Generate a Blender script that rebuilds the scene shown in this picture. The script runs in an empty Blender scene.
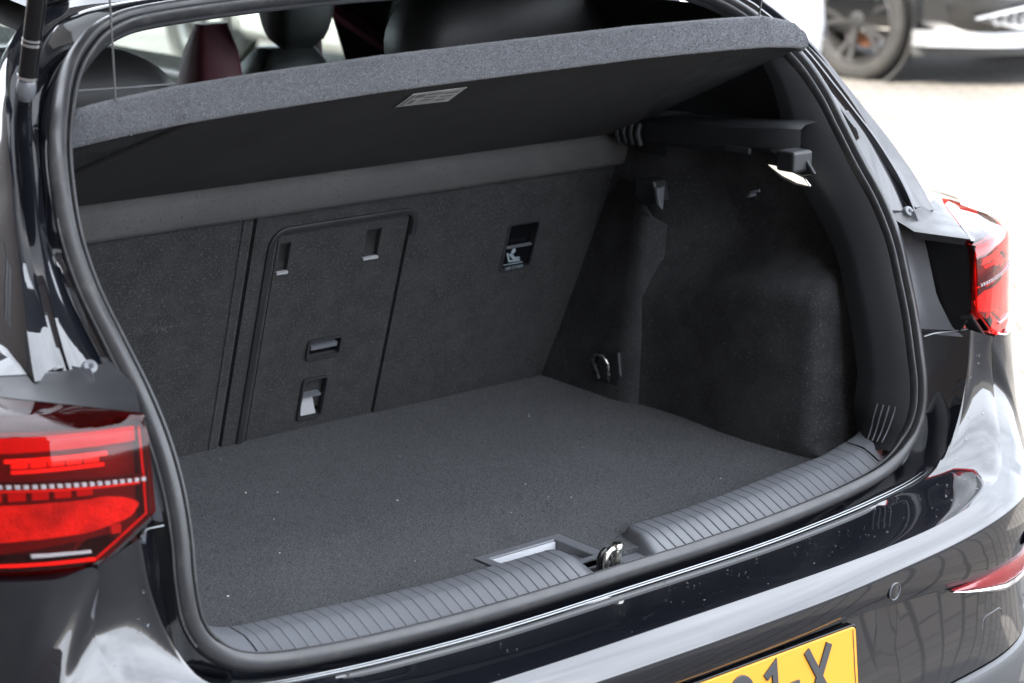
import bpy, bmesh, math, random
import numpy as np
from mathutils import Vector, Matrix
random.seed(7); rng = np.random.default_rng(7)
R = math.radians
scene = bpy.context.scene
col = scene.collection

# ------------------------------------------------------------------ camera
CAM = Vector((-1.67, -1.83, 1.60)); HEAD = R(39.65); PITCH = R(14.75)
cd = bpy.data.cameras.new('camera'); cam = bpy.data.objects.new('camera', cd); col.objects.link(cam)
cam.location = CAM; cam.rotation_euler = (math.pi/2-PITCH, 0, -HEAD)
cd.sensor_width = 36; cd.lens = 2074/1024*36; cd.clip_start = .05; cd.clip_end = 500
cd.dof.use_dof = True; cd.dof.focus_distance = 2.75; cd.dof.aperture_fstop = 6.0
scene.camera = cam
# ------------------------------------------------------------------ sky, sun, exposure
SUN = Vector((-.60, -.15, .785)).normalized()
w = bpy.data.worlds.new('World'); scene.world = w; w.use_nodes = True
nt = w.node_tree; bg = nt.nodes['Background']
sky = nt.nodes.new('ShaderNodeTexSky'); sky.sky_type = 'NISHITA'; sky.sun_disc = False
sky.sun_elevation = math.asin(SUN.z); sky.sun_rotation = math.atan2(SUN.x, SUN.y)
sky.dust_density = 4.5; sky.air_density = 1.0; sky.ozone_density = 1.0
bg.inputs[1].default_value = .10
# thin bright cloud over the blue sky, all round
_N = nt.nodes.new; _tc = _N('ShaderNodeTexCoord'); _mp = _N('ShaderNodeMapping'); _mp.inputs['Scale'].default_value = (1, 1, 2.2); nt.links.new(_tc.outputs['Generated'], _mp.inputs[0])
_n = _N('ShaderNodeTexNoise'); _n.inputs['Scale'].default_value = 1.7; _n.inputs['Detail'].default_value = 7; _n.inputs['Roughness'].default_value = .55; nt.links.new(_mp.outputs[0], _n.inputs['Vector'])
_r = _N('ShaderNodeMapRange'); _r.inputs[1].default_value = .30; _r.inputs[2].default_value = .62; _r.inputs[3].default_value = .45; _r.inputs[4].default_value = .95; nt.links.new(_n.outputs['Fac'], _r.inputs[0])
_m = _N('ShaderNodeMix'); _m.data_type = 'RGBA'; _m.inputs[7].default_value = (18.6, 19.8, 21.8, 1); nt.links.new(_r.outputs[0], _m.inputs[0]); nt.links.new(sky.outputs[0], _m.inputs[6]); nt.links.new(_m.outputs[2], bg.inputs[0])
ld = bpy.data.lights.new('sun', 'SUN'); ld.energy = 5.0; ld.angle = R(.5); ld.color = (1, .92, .80)
lo = bpy.data.objects.new('sun', ld); col.objects.link(lo)
lo.rotation_euler = SUN.to_track_quat('Z', 'Y').to_euler()
vs = scene.view_settings
vs.view_transform = 'Standard'; vs.look = 'None'; vs.gamma = 1; vs.use_curve_mapping = False
vs.exposure = 1.95

# ------------------------------------------------------------------ view ray helpers (a photo pixel to a point on a REAL plane of the car)
FW = Vector((math.sin(HEAD)*math.cos(PITCH), math.cos(HEAD)*math.cos(PITCH), -math.sin(PITCH)))
RT = Vector((math.cos(HEAD), -math.sin(HEAD), 0)); UP = RT.cross(FW)
def ray(x, y): return FW*2074 + RT*(x-512) + UP*(341.5-y)
def on(x, y, p0, n):
    d = ray(x, y); n = Vector(n); return CAM + d*((Vector(p0)-CAM).dot(n)/d.dot(n))

# ------------------------------------------------------------------ materials
def mat(name, base, rough=.5, metal=0, spec=.5, coat=0, coat_rough=.03, coat_ior=1.5, ior=1.5, bump=None, bump2=None,
        var=None, speck=None, sheen=0, emit=None, estr=0, rvar=None, island=0):
    m = bpy.data.materials.new(name); m.use_nodes = True; t = m.node_tree; b = t.nodes['Principled BSDF']
    N = t.nodes.new; L = t.links.new
    b.inputs['Base Color'].default_value = (*base, 1); b.inputs['Roughness'].default_value = rough
    b.inputs['Metallic'].default_value = metal; b.inputs['Specular IOR Level'].default_value = spec
    b.inputs['Coat Weight'].default_value = coat; b.inputs['Coat Roughness'].default_value = coat_rough; b.inputs['Coat IOR'].default_value = coat_ior
    b.inputs['IOR'].default_value = ior; b.inputs['Sheen Weight'].default_value = sheen
    if emit: b.inputs['Emission Color'].default_value = (*emit, 1); b.inputs['Emission Strength'].default_value = estr
    tc = N('ShaderNodeTexCoord'); src = tc.outputs['Object']
    def noise(sc, det=4, ro=.6):
        n = N('ShaderNodeTexNoise'); n.inputs['Scale'].default_value = sc; n.inputs['Detail'].default_value = det
        n.inputs['Roughness'].default_value = ro; L(src, n.inputs['Vector']); return n
    last = None
    if var:   # (scale, colour2, contrast lo, hi)
        n = noise(var[0]); mr = N('ShaderNodeMapRange'); mr.inputs[1].default_value = var[2]; mr.inputs[2].default_value = var[3]
        L(n.outputs['Fac'], mr.inputs[0]); mx = N('ShaderNodeMix'); mx.data_type = 'RGBA'
        mx.inputs[6].default_value = (*base, 1); mx.inputs[7].default_value = (*var[1], 1)
        L(mr.outputs[0], mx.inputs[0]); last = mx.outputs[2]
    if speck: # (scale, colour, lo, hi)
        n = noise(speck[0], 1, .3); mr = N('ShaderNodeMapRange'); mr.inputs[1].default_value = speck[2]; mr.inputs[2].default_value = speck[3]
        L(n.outputs['Fac'], mr.inputs[0]); mx = N('ShaderNodeMix'); mx.data_type = 'RGBA'
        mx.inputs[7].default_value = (*speck[1], 1)
        if last: L(last, mx.inputs[6])
        else: mx.inputs[6].default_value = (*base, 1)
        L(mr.outputs[0], mx.inputs[0]); last = mx.outputs[2]
    if island:
        g = N('ShaderNodeNewGeometry'); mr = N('ShaderNodeMapRange'); mr.inputs[3].default_value = 1-island; mr.inputs[4].default_value = 1+island*1.6
        L(g.outputs['Random Per Island'], mr.inputs[0]); mx = N('ShaderNodeMix'); mx.data_type = 'RGBA'; mx.blend_type = 'MULTIPLY'
        mx.inputs[0].default_value = 1; mx.inputs[6].default_value = (*base, 1); L(mr.outputs[0], mx.inputs[7]); last = mx.outputs[2]
    if last: L(last, b.inputs['Base Color'])
    if rvar:  # (scale, rough lo, rough hi)
        n = noise(rvar[0], 6); mr = N('ShaderNodeMapRange'); mr.inputs[1].default_value = .35; mr.inputs[2].default_value = .7
        mr.inputs[3].default_value = rvar[1]; mr.inputs[4].default_value = rvar[2]; L(n.outputs['Fac'], mr.inputs[0]); L(mr.outputs[0], b.inputs['Roughness'])
    prev = None
    for bb in (bump, bump2):
        if not bb: continue
        n = noise(bb[0], 5, .65); bp = N('ShaderNodeBump'); bp.inputs['Strength'].default_value = bb[1]; bp.inputs['Distance'].default_value = bb[2]
        L(n.outputs['Fac'], bp.inputs['Height'])
        if prev: L(prev, bp.inputs['Normal'])
        prev = bp.outputs[0]
    if prev:
        L(prev, b.inputs['Normal'])
    return m
M = {}
M['paint'] = mat('black_paint', (.004, .0045, .007), .35, spec=.06, coat=1, coat_rough=.012, coat_ior=1.85)
M['black'] = mat('matt_black', (.004, .004, .004), .7)
M['piano'] = mat('gloss_black_plastic', (.005, .005, .006), .08, spec=.4)
M['satin'] = mat('satin_black_plastic', (.018, .018, .020), .38, bump=(900, .25, .0004), rvar=(18, .3, .5))
M['trim'] = mat('grained_trim_plastic', (.105, .110, .120), .36, spec=.6, bump=(1400, .25, .0003), rvar=(14, .30, .42))
M['trimd'] = mat('dark_trim_plastic', (.017, .018, .020), .5, bump=(1400, .35, .0004))
M['rubber'] = mat('seal_rubber', (.028, .028, .030), .42, spec=.55, bump=(500, .2, .0003), rvar=(30, .32, .55), var=(60, (.05, .048, .044), .55, .75))
M['carpet'] = mat('boot_carpet', (.033, .0345, .0375), .95, spec=.12, sheen=.12, bump=(700, .9, .0018), bump2=(60, .3, .002), var=(7, (.046, .0475, .051), .35, .7), speck=(420, (.125, .13, .138), .60, .72))
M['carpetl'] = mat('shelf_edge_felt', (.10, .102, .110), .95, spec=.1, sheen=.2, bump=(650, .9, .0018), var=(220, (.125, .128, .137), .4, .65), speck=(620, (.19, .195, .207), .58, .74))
M['felt'] = mat('felt_lining', (.034, .0345, .036), .95, spec=.1, bump=(420, .8, .0016), bump2=(30, .3, .003), var=(16, (.050, .0505, .052), .4, .65), speck=(360, (.08, .08, .082), .6, .76))
M['rail'] = mat('rail_worn_felt', (.056, .055, .0545), .8, spec=.25, bump=(500, .5, .001), var=(11, (.074, .072, .070), .42, .68), speck=(300, (.045, .043, .04), .6, .75))
M['feltunder'] = mat('shelf_felt', (.034, .0335, .033), .95, spec=.1, bump=(480, .7, .0012), bump2=(9, .15, .004), var=(7, (.044, .043, .042), .35, .7), speck=(420, (.09, .09, .09), .7, .8))
M['feltseat'] = mat('seatback_felt', (.0215, .0215, .022), .95, spec=.1, sheen=.08, bump=(520, .8, .0015), bump2=(26, .25, .003), var=(30, (.031, .031, .0315), .38, .7), speck=(380, (.052, .052, .053), .56, .74))
M['fibre'] = mat('carpet_fibres', (.058, .060, .065), .9, spec=.1, island=.75)
M['fibred'] = mat('seatback_fibres', (.034, .034, .035), .9, spec=.1, island=.7)
M['fibrel'] = mat('felt_fibres', (.18, .185, .198), .9, spec=.1, island=.85)
M['lint'] = mat('lint', (.6, .6, .58), .9)
M['chrome'] = mat('chrome', (.75, .76, .78), .12, metal=1)
M['liner'] = mat('tray_liner_grey', (.5, .51, .54), .5)  # sky light on the tray's far wall, put into the colour
M['jamb'] = mat('dull_jamb_paint', (.060, .063, .074), .34, spec=.9, coat=.3, coat_rough=.2)
M['seam'] = mat('seam_sealer', (.30, .31, .32), .25, metal=.5)  # pale tone stands in for sky light caught on seam edges
M['steel'] = mat('striker_steel', (.62, .6, .56), .22, metal=1, rvar=(90, .15, .4))
M['plate'] = mat('yellow_plate', (.68, .285, .028), .32, spec=.5)
M['plate_black'] = mat('plate_letter_black', (.035, .035, .036), .5)
M['white'] = mat('printed_paper', (.5, .5, .47), .6, var=(40, (.36, .36, .33), .4, .6))
M['printgrey'] = mat('print_grey', (.16, .16, .16), .6)
M['iconw'] = mat('icon_print', (.22, .27, .30), .6)
M['lightgrey'] = mat('light_latch_plastic', (.30, .30, .31), .4)
M['diffuser'] = mat('diffuser_plastic', (.06, .062, .066), .4, bump=(900, .3, .0004))
M['leather'] = mat('seat_leather', (.022, .022, .022), .5, bump=(260, .5, .0008), bump2=(12, .3, .006))
M['maroon'] = mat('maroon_seat_trim', (.12, .014, .028), .6, bump=(300, .4, .001))
M['headliner'] = mat('headliner', (.03, .03, .03), .95)
M['string'] = mat('shelf_cord', (.10, .10, .10), .8, bump=(1500, .8, .0005))
M['tyre'] = mat('tyre_rubber', (.022, .0215, .021), .75, bump=(120, .4, .002), var=(8, (.036, .034, .03), .4, .7))
M['alloy'] = mat('alloy_silver', (.20, .195, .19), .3, metal=.9)
M['alloyd'] = mat('alloy_dark', (.03, .03, .03), .4)
M['disc'] = mat('rusty_brake_disc', (.24, .10, .05), .5, metal=.5)
M['bumper_silver'] = mat('silver_skid_trim', (.55, .56, .58), .3, metal=.6)
M['whitepaint'] = mat('white_paint', (.8, .8, .8), .25, coat=1)
M['yellowpaint'] = mat('yellow_paint', (.8, .55, .02), .25, coat=1)
M['bgpaint'] = mat('dark_grey_paint', (.007, .0075, .008), .3, coat=1)
M['cladding'] = mat('cladding_plastic', (.05, .05, .05), .6)
M['lampblack'] = mat('lamp_housing_black', (.009, .009, .010), .38)
M['lampdark'] = mat('lamp_interior_dark', (.10, .03, .03), .35)
M['lampmid'] = mat('lamp_interior_reflector', (.95, .60, .55), .3, bump=(0.1, 0, 0))
M['lampcell'] = mat('lamp_interior_cell', (.45, .10, .08), .35)
M['lampfield'] = mat('lamp_interior_field', (.62, .5, .5), .25, bump=(300, .9, .003), bump2=(40, .5, .006), var=(22, (.34, .3, .3), .42, .6))
M['lampsilver'] = mat('lamp_silver', (.36, .33, .34), .25, metal=.2)
M['amber'] = mat('amber_lens', (.9, .38, .03), .2, coat=1)
M['reflector'] = mat('red_reflector', (.20, .008, .012), .3, coat=.3, bump=(260, .5, .001))
M['grass'] = mat('grass', (.10, .15, .03), .8, island=.5)
M['boot_light'] = mat('boot_lamp_lens', (.9, .9, .85), .3, emit=(1, .93, .8), estr=.32, var=(70, (.35, .33, .28), .45, .6))

def film(name, tint, rough=.04, ior=1.5, extra=0):
    m = bpy.data.materials.new(name); m.use_nodes = True; t = m.node_tree; N = t.nodes.new; L = t.links.new
    for n in list(t.nodes): t.nodes.remove(n)
    o = N('ShaderNodeOutputMaterial'); tr = N('ShaderNodeBsdfTransparent'); tr.inputs[0].default_value = (*tint, 1)
    gl = N('ShaderNodeBsdfGlossy'); gl.inputs['Roughness'].default_value = rough; gl.inputs[0].default_value = (1, 1, 1, 1)
    fr = N('ShaderNodeFresnel'); ge = N('ShaderNodeNewGeometry'); mi = N('ShaderNodeMapRange'); mi.inputs[3].default_value = ior; mi.inputs[4].default_value = 1/ior; L(ge.outputs['Backfacing'], mi.inputs[0]); L(mi.outputs[0], fr.inputs[0]); mx = N('ShaderNodeMixShader')
    L(fr.outputs[0], mx.inputs[0]); L(tr.outputs[0], mx.inputs[1]); L(gl.outputs[0], mx.inputs[2])
    out = mx.outputs[0]
    if extra:
        df = N('ShaderNodeBsdfDiffuse'); df.inputs[0].default_value = (.55, .012, .012, 1); m2 = N('ShaderNodeMixShader'); m2.inputs[0].default_value = extra
        L(out, m2.inputs[1]); L(df.outputs[0], m2.inputs[2]); out = m2.outputs[0]
    L(out, o.inputs[0]); return m
M['glass'] = film('window_glass', (.86, .92, .91))
M['darkglass'] = film('tinted_glass', (.12, .13, .13))
M['redlens'] = film('red_lens', (.97, .12, .09), .03, 1.42, .015)
M['droplet'] = film('water', (.85, .87, .9), .02, 1.33)

def ground_material():
    m = bpy.data.materials.new('brick_paving'); m.use_nodes = True; t = m.node_tree; b = t.nodes['Principled BSDF']; N = t.nodes.new; L = t.links.new
    tc = N('ShaderNodeTexCoord'); mp = N('ShaderNodeMapping'); mp.inputs['Rotation'].default_value = (0, 0, .7); L(tc.outputs['Object'], mp.inputs[0])
    br = N('ShaderNodeTexBrick'); br.inputs['Scale'].default_value = 1; br.inputs['Brick Width'].default_value = .22; br.inputs['Row Height'].default_value = .11
    br.inputs['Mortar Size'].default_value = .006; br.inputs['Mortar Smooth'].default_value = .2
    br.inputs['Color1'].default_value = (.150, .137, .120, 1); br.inputs['Color2'].default_value = (.118, .107, .094, 1); br.inputs['Mortar'].default_value = (.05, .045, .036, 1)
    L(mp.outputs[0], br.inputs[0])
    n = N('ShaderNodeTexNoise'); n.inputs['Scale'].default_value = 1.1; n.inputs['Detail'].default_value = 8; L(tc.outputs['Object'], n.inputs['Vector'])
    mr = N('ShaderNodeMapRange'); mr.inputs[1].default_value = .35; mr.inputs[2].default_value = .7; mr.inputs[3].default_value = .75; mr.inputs[4].default_value = 1.1; L(n.outputs['Fac'], mr.inputs[0])
    mx = N('ShaderNodeMix'); mx.data_type = 'RGBA'; mx.blend_type = 'MULTIPLY'; mx.inputs[0].default_value = 1
    L(br.outputs[0], mx.inputs[6]); L(mr.outputs[0], mx.inputs[7]); L(mx.outputs[2], b.inputs['Base Color'])
    b.inputs['Roughness'].default_value = .85
    bp = N('ShaderNodeBump'); bp.inputs['Strength'].default_value = .6; bp.inputs['Distance'].default_value = .006; L(br.outputs['Fac'], bp.inputs['Height']); bp.invert = True
    L(bp.outputs[0], b.inputs['Normal']); return m
M['ground'] = ground_material()

# ------------------------------------------------------------------ mesh helpers
def empty(name, loc=(0, 0, 0), label=None, cat=None, group=None):
    o = bpy.data.objects.new(name, None); col.objects.link(o); o.location = loc; o.empty_display_size = .1
    if label: o['label'] = label
    if cat: o['category'] = cat
    if group: o['group'] = group
    return o
def link(name, me, m, parent=None, smooth=35, bevel=0, label=None, kind=None, seg=2):
    if m is not None:
        me.materials.append(m if not isinstance(m, str) else M[m])
    if smooth:
        me.polygons.foreach_set('use_smooth', [True]*len(me.polygons)); me.set_sharp_from_angle(angle=R(smooth))
    o = bpy.data.objects.new(name, me); col.objects.link(o)
    if parent:
        o.parent = parent
        if any(abs(c) > 1e-9 for c in world_loc(parent)): o.matrix_parent_inverse = Matrix.Translation(Vector(world_loc(parent))).inverted()
    if bevel:
        bv = o.modifiers.new('bevel', 'BEVEL'); bv.width = bevel; bv.segments = seg; bv.limit_method = 'ANGLE'; bv.angle_limit = R(35)
    if label: o['label'] = label
    if kind: o['kind'] = kind
    return o
def world_loc(o):
    v = Vector((0, 0, 0))
    return tuple(o.location) if o.type == 'EMPTY' else (0, 0, 0)
def mesh(V, F, fix=True, merge=0):
    me = bpy.data.meshes.new('mesh'); me.from_pydata([tuple(v) for v in V], [], F)
    if fix or merge:
        bm = bmesh.new(); bm.from_mesh(me)
        if merge: bmesh.ops.remove_doubles(bm, verts=bm.verts, dist=merge)
        bmesh.ops.recalc_face_normals(bm, faces=bm.faces); bm.to_mesh(me); bm.free()
    return me
class MB:
    def __init__(s): s.V = []; s.F = []
    def add(s, V, F):
        k = len(s.V); s.V += [Vector(v) for v in V]; s.F += [[i+k for i in f] for f in F]; return s
    def loft(s, rows, cu=False, cv=False, cap=False):
        n = len(rows); m = len(rows[0]); V = [p for r in rows for p in r]; F = []
        for i in range(n if cu else n-1):
            for j in range(m if cv else m-1):
                a = i*m+j; b = i*m+(j+1) % m; c = ((i+1) % n)*m+(j+1) % m; d = ((i+1) % n)*m+j; F.append([a, b, c, d])
        if cap: F.append(list(range(m))[::-1]); F.append([(n-1)*m+j for j in range(m)])
        return s.add(V, F)
    def box(s, a, b):
        x0, y0, z0 = a; x1, y1, z1 = b
        return s.add([(x0,y0,z0),(x1,y0,z0),(x1,y1,z0),(x0,y1,z0),(x0,y0,z1),(x1,y0,z1),(x1,y1,z1),(x0,y1,z1)],
                     [[0,3,2,1],[4,5,6,7],[0,1,5,4],[1,2,6,5],[2,3,7,6],[3,0,4,7]])
    def prism(s, poly, off):      # poly: list of 3D points, off: extrusion vector
        n = len(poly); V = [Vector(p) for p in poly]+[Vector(p)+Vector(off) for p in poly]
        return s.add(V, [list(range(n))[::-1], [n+i for i in range(n)]]+[[i, (i+1) % n, n+(i+1) % n, n+i] for i in range(n)])
    def tube(s, path, r, k=10, cap=True):
        path = [Vector(p) for p in path]; n = len(path); rs = r if isinstance(r, (list, tuple)) else [r]*n; rows = []
        up = None
        for i, p in enumerate(path):
            t = (path[min(i+1, n-1)]-path[max(i-1, 0)]).normalized()
            if up is None: up = Vector((0, 0, 1)) if abs(t.z) < .9 else Vector((1, 0, 0))
            a = (up-t*up.dot(t)).normalized(); b = t.cross(a); up = a
            rows.append([p+(a*math.cos(2*math.pi*j/k)+b*math.sin(2*math.pi*j/k))*rs[i] for j in range(k)])
        return s.loft(rows, cv=True, cap=cap)
    def lathe(s, prof, axis_o, axis, k=48):   # prof (radius, along)
        ax = Vector(axis).normalized(); a = ax.orthogonal().normalized(); b = ax.cross(a); o = Vector(axis_o)
        return s.loft([[o+ax*h+(a*math.cos(2*math.pi*j/k)+b*math.sin(2*math.pi*j/k))*r for j in range(k)] for r, h in prof], cv=True)
    def mirror(s):
        m = MB(); m.V = [Vector((-v.x, v.y, v.z)) for v in s.V]; m.F = [f[::-1] for f in s.F]; return m
    def build(s, name, m, parent=None, **k):
        merge = k.pop('merge', 0); fix = k.pop('fix', True); return link(name, mesh(s.V, s.F, fix, merge), m, parent, **k)
def catmull(P, n, closed=False):
    P = [np.array(p, float) for p in P]; N = len(P); out = []
    segs = N if closed else N-1
    for i in range(segs):
        g = lambda k: P[k % N] if closed else P[min(max(k, 0), N-1)]
        p0, p1, p2, p3 = g(i-1), g(i), g(i+1), g(i+2)
        for j in range(n):
            t = j/n; out.append(.5*((2*p1)+(-p0+p2)*t+(2*p0-5*p1+4*p2-p3)*t*t+(-p0+3*p1-3*p2+p3)*t**3))
    if not closed: out.append(P[-1])
    return out
def interp(x, xs, ys): return float(np.interp(x, xs, ys))
def sinterp(x, xs, ys, r=.035): return float(np.mean(np.interp(x+np.linspace(-r, r, 15)*np.array([1]*15), xs, ys)))
def mirx(p): return Vector((-p[0], p[1], p[2]))

# ================================================================== GROUND
g = MB(); g.add([(-150, -150, 0), (150, -150, 0), (150, 150, 0), (-150, 150, 0)], [[0, 1, 2, 3]])
gr = g.build('ground', 'ground', smooth=0); gr['kind'] = 'structure'

dk = ground_material(); dk.name = 'dark_clinker_paving'  # same bricks with shade put into the colour, darkens the bumper reflections
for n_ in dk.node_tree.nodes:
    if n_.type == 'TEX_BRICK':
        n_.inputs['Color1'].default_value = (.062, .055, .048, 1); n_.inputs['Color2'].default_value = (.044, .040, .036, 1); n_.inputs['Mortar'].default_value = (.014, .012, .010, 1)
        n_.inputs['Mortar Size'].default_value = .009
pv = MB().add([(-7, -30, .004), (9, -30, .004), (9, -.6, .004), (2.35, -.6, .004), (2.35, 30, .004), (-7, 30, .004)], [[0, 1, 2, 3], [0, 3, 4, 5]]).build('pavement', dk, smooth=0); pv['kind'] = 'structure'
# ================================================================== HATCHBACK
car = empty('hatchback_car', (0, 0, 0), 'black hatchback in the foreground with its boot wide open and the parcel shelf raised', 'car')

# ---- boot opening path (half, x >= 0) measured as (half width, y, z) with the outward normal of the rear surface
HALF = [(0, -.011, .650), (.15, -.011, .650), (.30, -.008, .653), (.44, -.003, .661), (.53, 0, .674), (.578, 0, .700), (.600, .001, .735),
        (.606, .004, .78), (.604, .012, .83), (.604, .024, .88), (.607, .043, .93), (.614, .068, .98), (.621, .105, 1.03),
        (.624, .150, 1.08), (.622, .187, 1.13), (.613, .218, 1.18), (.594, .255, 1.23), (.552, .310, 1.285), (.508, .350, 1.315),
        (.455, .385, 1.333), (.38, .408, 1.342), (.20, .425, 1.349), (0, .430, 1.351)]
def nrm(z, x):
    a = sinterp(z, [.655, .68, .74, .9, 1.0, 1.08, 1.2, 1.28, 1.33, 1.35], [58, 50, 22, 10, 30, 44, 42, 48, 70, 78], .03 if .8 < z < 1.28 else .004)
    return Vector((0, -math.cos(R(a)), math.sin(R(a))))
full = HALF+[(-x, y, z) for x, y, z in HALF[-2:0:-1]]
PATH = [Vector(p) for p in catmull(full, 8, True)]; NP = len(PATH)
FR = []
for i, p in enumerate(PATH):
    T = (PATH[(i+1) % NP]-PATH[i-1]).normalized(); n = nrm(p.z, p.x); n = (n-T*n.dot(T)).normalized(); I = T.cross(n)
    c = Vector((0, p.y+.2, 1.0))
    if I.dot(Vector((0, 0, 1.0))-Vector((p.x, 0, p.z))) < 0: I = -I
    FR.append((p, I, n))
def sweep(prof, sel=None, close=False, cu=True):
    mb = MB(); fr = FR if sel is None else [f for f in FR if sel(f[0])]
    rows = [[p+I*a+n*b for a, b in (prof(p) if callable(prof) else prof)] for p, I, n in fr]
    mb.loft(rows, cu=cu, cv=close); return mb
mm = .001
seal_prof = [(-13, -6), (-14, 0), (-13, 5), (-10, 10), (-6, 13), (-1, 14), (3, 12.5), (6, 8), (7.5, 3.5), (9, 3), (10, 5), (12, 7.5), (15, 8), (18, 6), (19.5, 2), (19, -4), (15, -9)]
seal_prof = [(a*mm, b*mm) for a, b in seal_prof]
sp = [(float(v[0]), float(v[1])) for v in catmull([(a, b, 0) for a, b in seal_prof], 3)]
def seal_at(p):
    k = interp(p.z, [.66, .70], [1, 0]) if abs(p.x) < .6 else 0
    return [((a*(.62-.32*k) if a > 0 else a)-.003*k, b*(1-.1*k)) for a, b in sp]
sweep(seal_at).build('rubber_seal', 'rubber', car, smooth=50)
# outer lip of the seal, fine toothed strip seen on the left lower run
mb = MB()
for i in range(0, NP):
    p, I, n = FR[i]
    if .72 < p.z < 1.15 and p.x < 0:
        for k in range(4):
            q = PATH[(i+1) % NP]; b = p.lerp(q, k/4); mb.box(*[tuple(b-I*.0155+n*.006+Vector(s)) for s in ((-.0012, -.0012, -.0008), (.0012, .0012, .0008))])
mb.build('seal_teeth', 'rubber', car, smooth=0, kind='stuff')

# ---- body frame around the opening: gutter, ridge, outer strip, upper part only (z > .99)
def e_of(p): return sinterp(p.z, [1.0, 1.03, 1.09, 1.15, 1.21, 1.27, 1.33, 1.35], [.066, .064, .050, .037, .032, .040, .05, .05])
def frame_prof(p):
    e = e_of(p); k = sinterp(p.z, [.99, 1.03, 1.10, 1.2, 1.3, 1.351], [.050, .040, .028, .024, .030, .04]); q = sinterp(p.z, [1.06, 1.17], [1, 0])
    return [(.012, -.012), (-.013, -.008), (-.017, -.012), (-.020, -.024+.012*q), (-e+.012, -.010), (-e+.004, -.005-.006*q), (-e+.001, .000), (-e-.002, .000), (-e-.004, -.004),
            (-e-.009, -.018+.012*q), (-e-k*.55, -.011+.006*q), (-e-k+.004, -.003), (-e-k, -.002), (-e-k-.004, -.012), (-e-k-.010, -interp(p.z, [1.24, 1.30], [.10, .05])), (-e-k-.014, -interp(p.z, [1.15, 1.28], [.30, .055]))]
for sgn in (1, -1):
    hump = lambda p, k_: sinterp(p.z, [1.0, 1.09, 1.2], [0, .018, 0])*{3: .35}.get(k_, 1 if 4 <= k_ <= 13 else 0)
    rows = [[p+I*a+n*(b+hump(p, k_)) for k_, (a, b) in enumerate(frame_prof(p))] for p, I, n in FR if p.z > 1.012 and p.x*sgn > .30]
    MB().loft(rows).build('opening_frame', 'paint', car, smooth=40)
rows = [[p+I*a+n*b for a, b in frame_prof(p)[:12]+[(-.11, -.02), (-.14, -.02)]] for p, I, n in FR if p.z > 1.3 and abs(p.x) <= .33]
rows.sort(key=lambda r: r[0].x)
MB().loft(rows).build('roof_frame', 'paint', car, smooth=40)

# ---- lower jamb between seal and bumper joint (both sides + sill), and the glossy ledge up to the bumper edge
J = [(0, -.059, .642), (.20, -.060, .643), (.34, -.056, .646), (.46, -.051, .652), (.56, -.047, .664), (.615, -.044, .688), (.648, -.039, .735), (.668, -.034, .795), (.676, -.029, .858)]
E2 = [(0, -.166, .640), (.20, -.166, .640), (.36, -.162, .641), (.48, -.154, .645), (.585, -.138, .655), (.655, -.112, .668), (.712, -.066, .700), (.735, -.032, .765), (.728, -.031, .840)]
Jc = [Vector(p) for p in catmull(J, 8)]; E2c = [Vector(p) for p in catmull(E2, 8)]
NS = 72
def resample(P, n):
    P = [np.array(p, float) for p in P]; s = np.r_[0, np.cumsum([np.linalg.norm(P[i+1]-P[i]) for i in range(len(P)-1)])]
    t = np.linspace(0, s[-1], n); A = np.array(P); return [Vector((np.interp(u, s, A[:, 0]), np.interp(u, s, A[:, 1]), np.interp(u, s, A[:, 2]))) for u in t]
halfpath = [f for f in FR if f[0].x >= -1e-6 and f[0].z < .862]
halfpath.sort(key=lambda f: (f[0].z if f[0].x > .5 else f[0].z*0+f[0].x*.1-1))
inner = resample([p-I*.012-n*.004 for p, I, n in halfpath], NS); inn2 = resample([p-I*.019-n*.020 for p, I, n in halfpath], NS)
Jr = resample(Jc, NS); Er = resample(E2c, NS)
lower = MB(); ledge = MB(); rowsL = []; rowsE = []
for i in range(NS):
    a, b, j, e = inner[i], inn2[i], Jr[i], Er[i]
    t = i/(NS-1); sag = .006+.020*max(0, math.sin(math.pi*min(1, max(0, (t-.45)/.55))))
    c1 = b.lerp(j, .35)+Vector((0, sag*.9, -.002)); c2 = b.lerp(j, .7)+Vector((0, sag, -.002)); c3 = b.lerp(j, .92)+Vector((0, sag*.35, 0))
    rowsL.append([a, b, c1, c2, c3, j])
    d = (e-j)
    up = Vector((0, -.3, .95)) if t < .5 else Vector((0, -.3, .95)).lerp(Vector((-.35, -.9, .25)), (t-.5)*2).normalized()
    g_ = max(0, min(1, (.60-t)/.08)); j0 = j+d*.012-up*.004*g_; j1 = j+d*.03+up*.0005; j2 = j+d*.075+up*.0005; j3 = j+d*.09-up*.003*g_; 
    rowsE.append([j0, j1, j2, j3, j.lerp(e, .3)+up*-.001, j.lerp(e, .6)+up*.001, j.lerp(e, .86)+up*.0015, j.lerp(e, .96)+up*.0005, e])
lower.loft(rowsL); ledge.loft(rowsE)
def sub2(mb):
    me = mesh(mb.V, mb.F); return me
for f in (lambda m: m, lambda m: m.mirror()):
    f(lower).build('lower_jamb', 'paint', car, smooth=60)
    f(ledge).build('bumper_ledge', 'paint', car, smooth=60)
for f in (1, -1):  # thin pale tubes draw the sky highlights along the bumper joint
    Jm = [Vector((f*v.x, v.y, v.z)) for v in Jr][:52]
    MB().tube([v+Vector((0, .000, .0012)) for v in Jm], [.0011*min(1, (51-q_)/10+.05) for q_ in range(52)], 8).build('seam_edge', 'seam', car, smooth=60)
    MB().tube([v+Vector((0, .0065, .0006))+Vector((-f*.004*(i/NS), 0, 0)) for i, v in enumerate(Jm)], [.0011*min(1, (51-q_)/10+.05) for q_ in range(52)], 8).build('seam_edge', 'seam', car, smooth=60)
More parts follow.
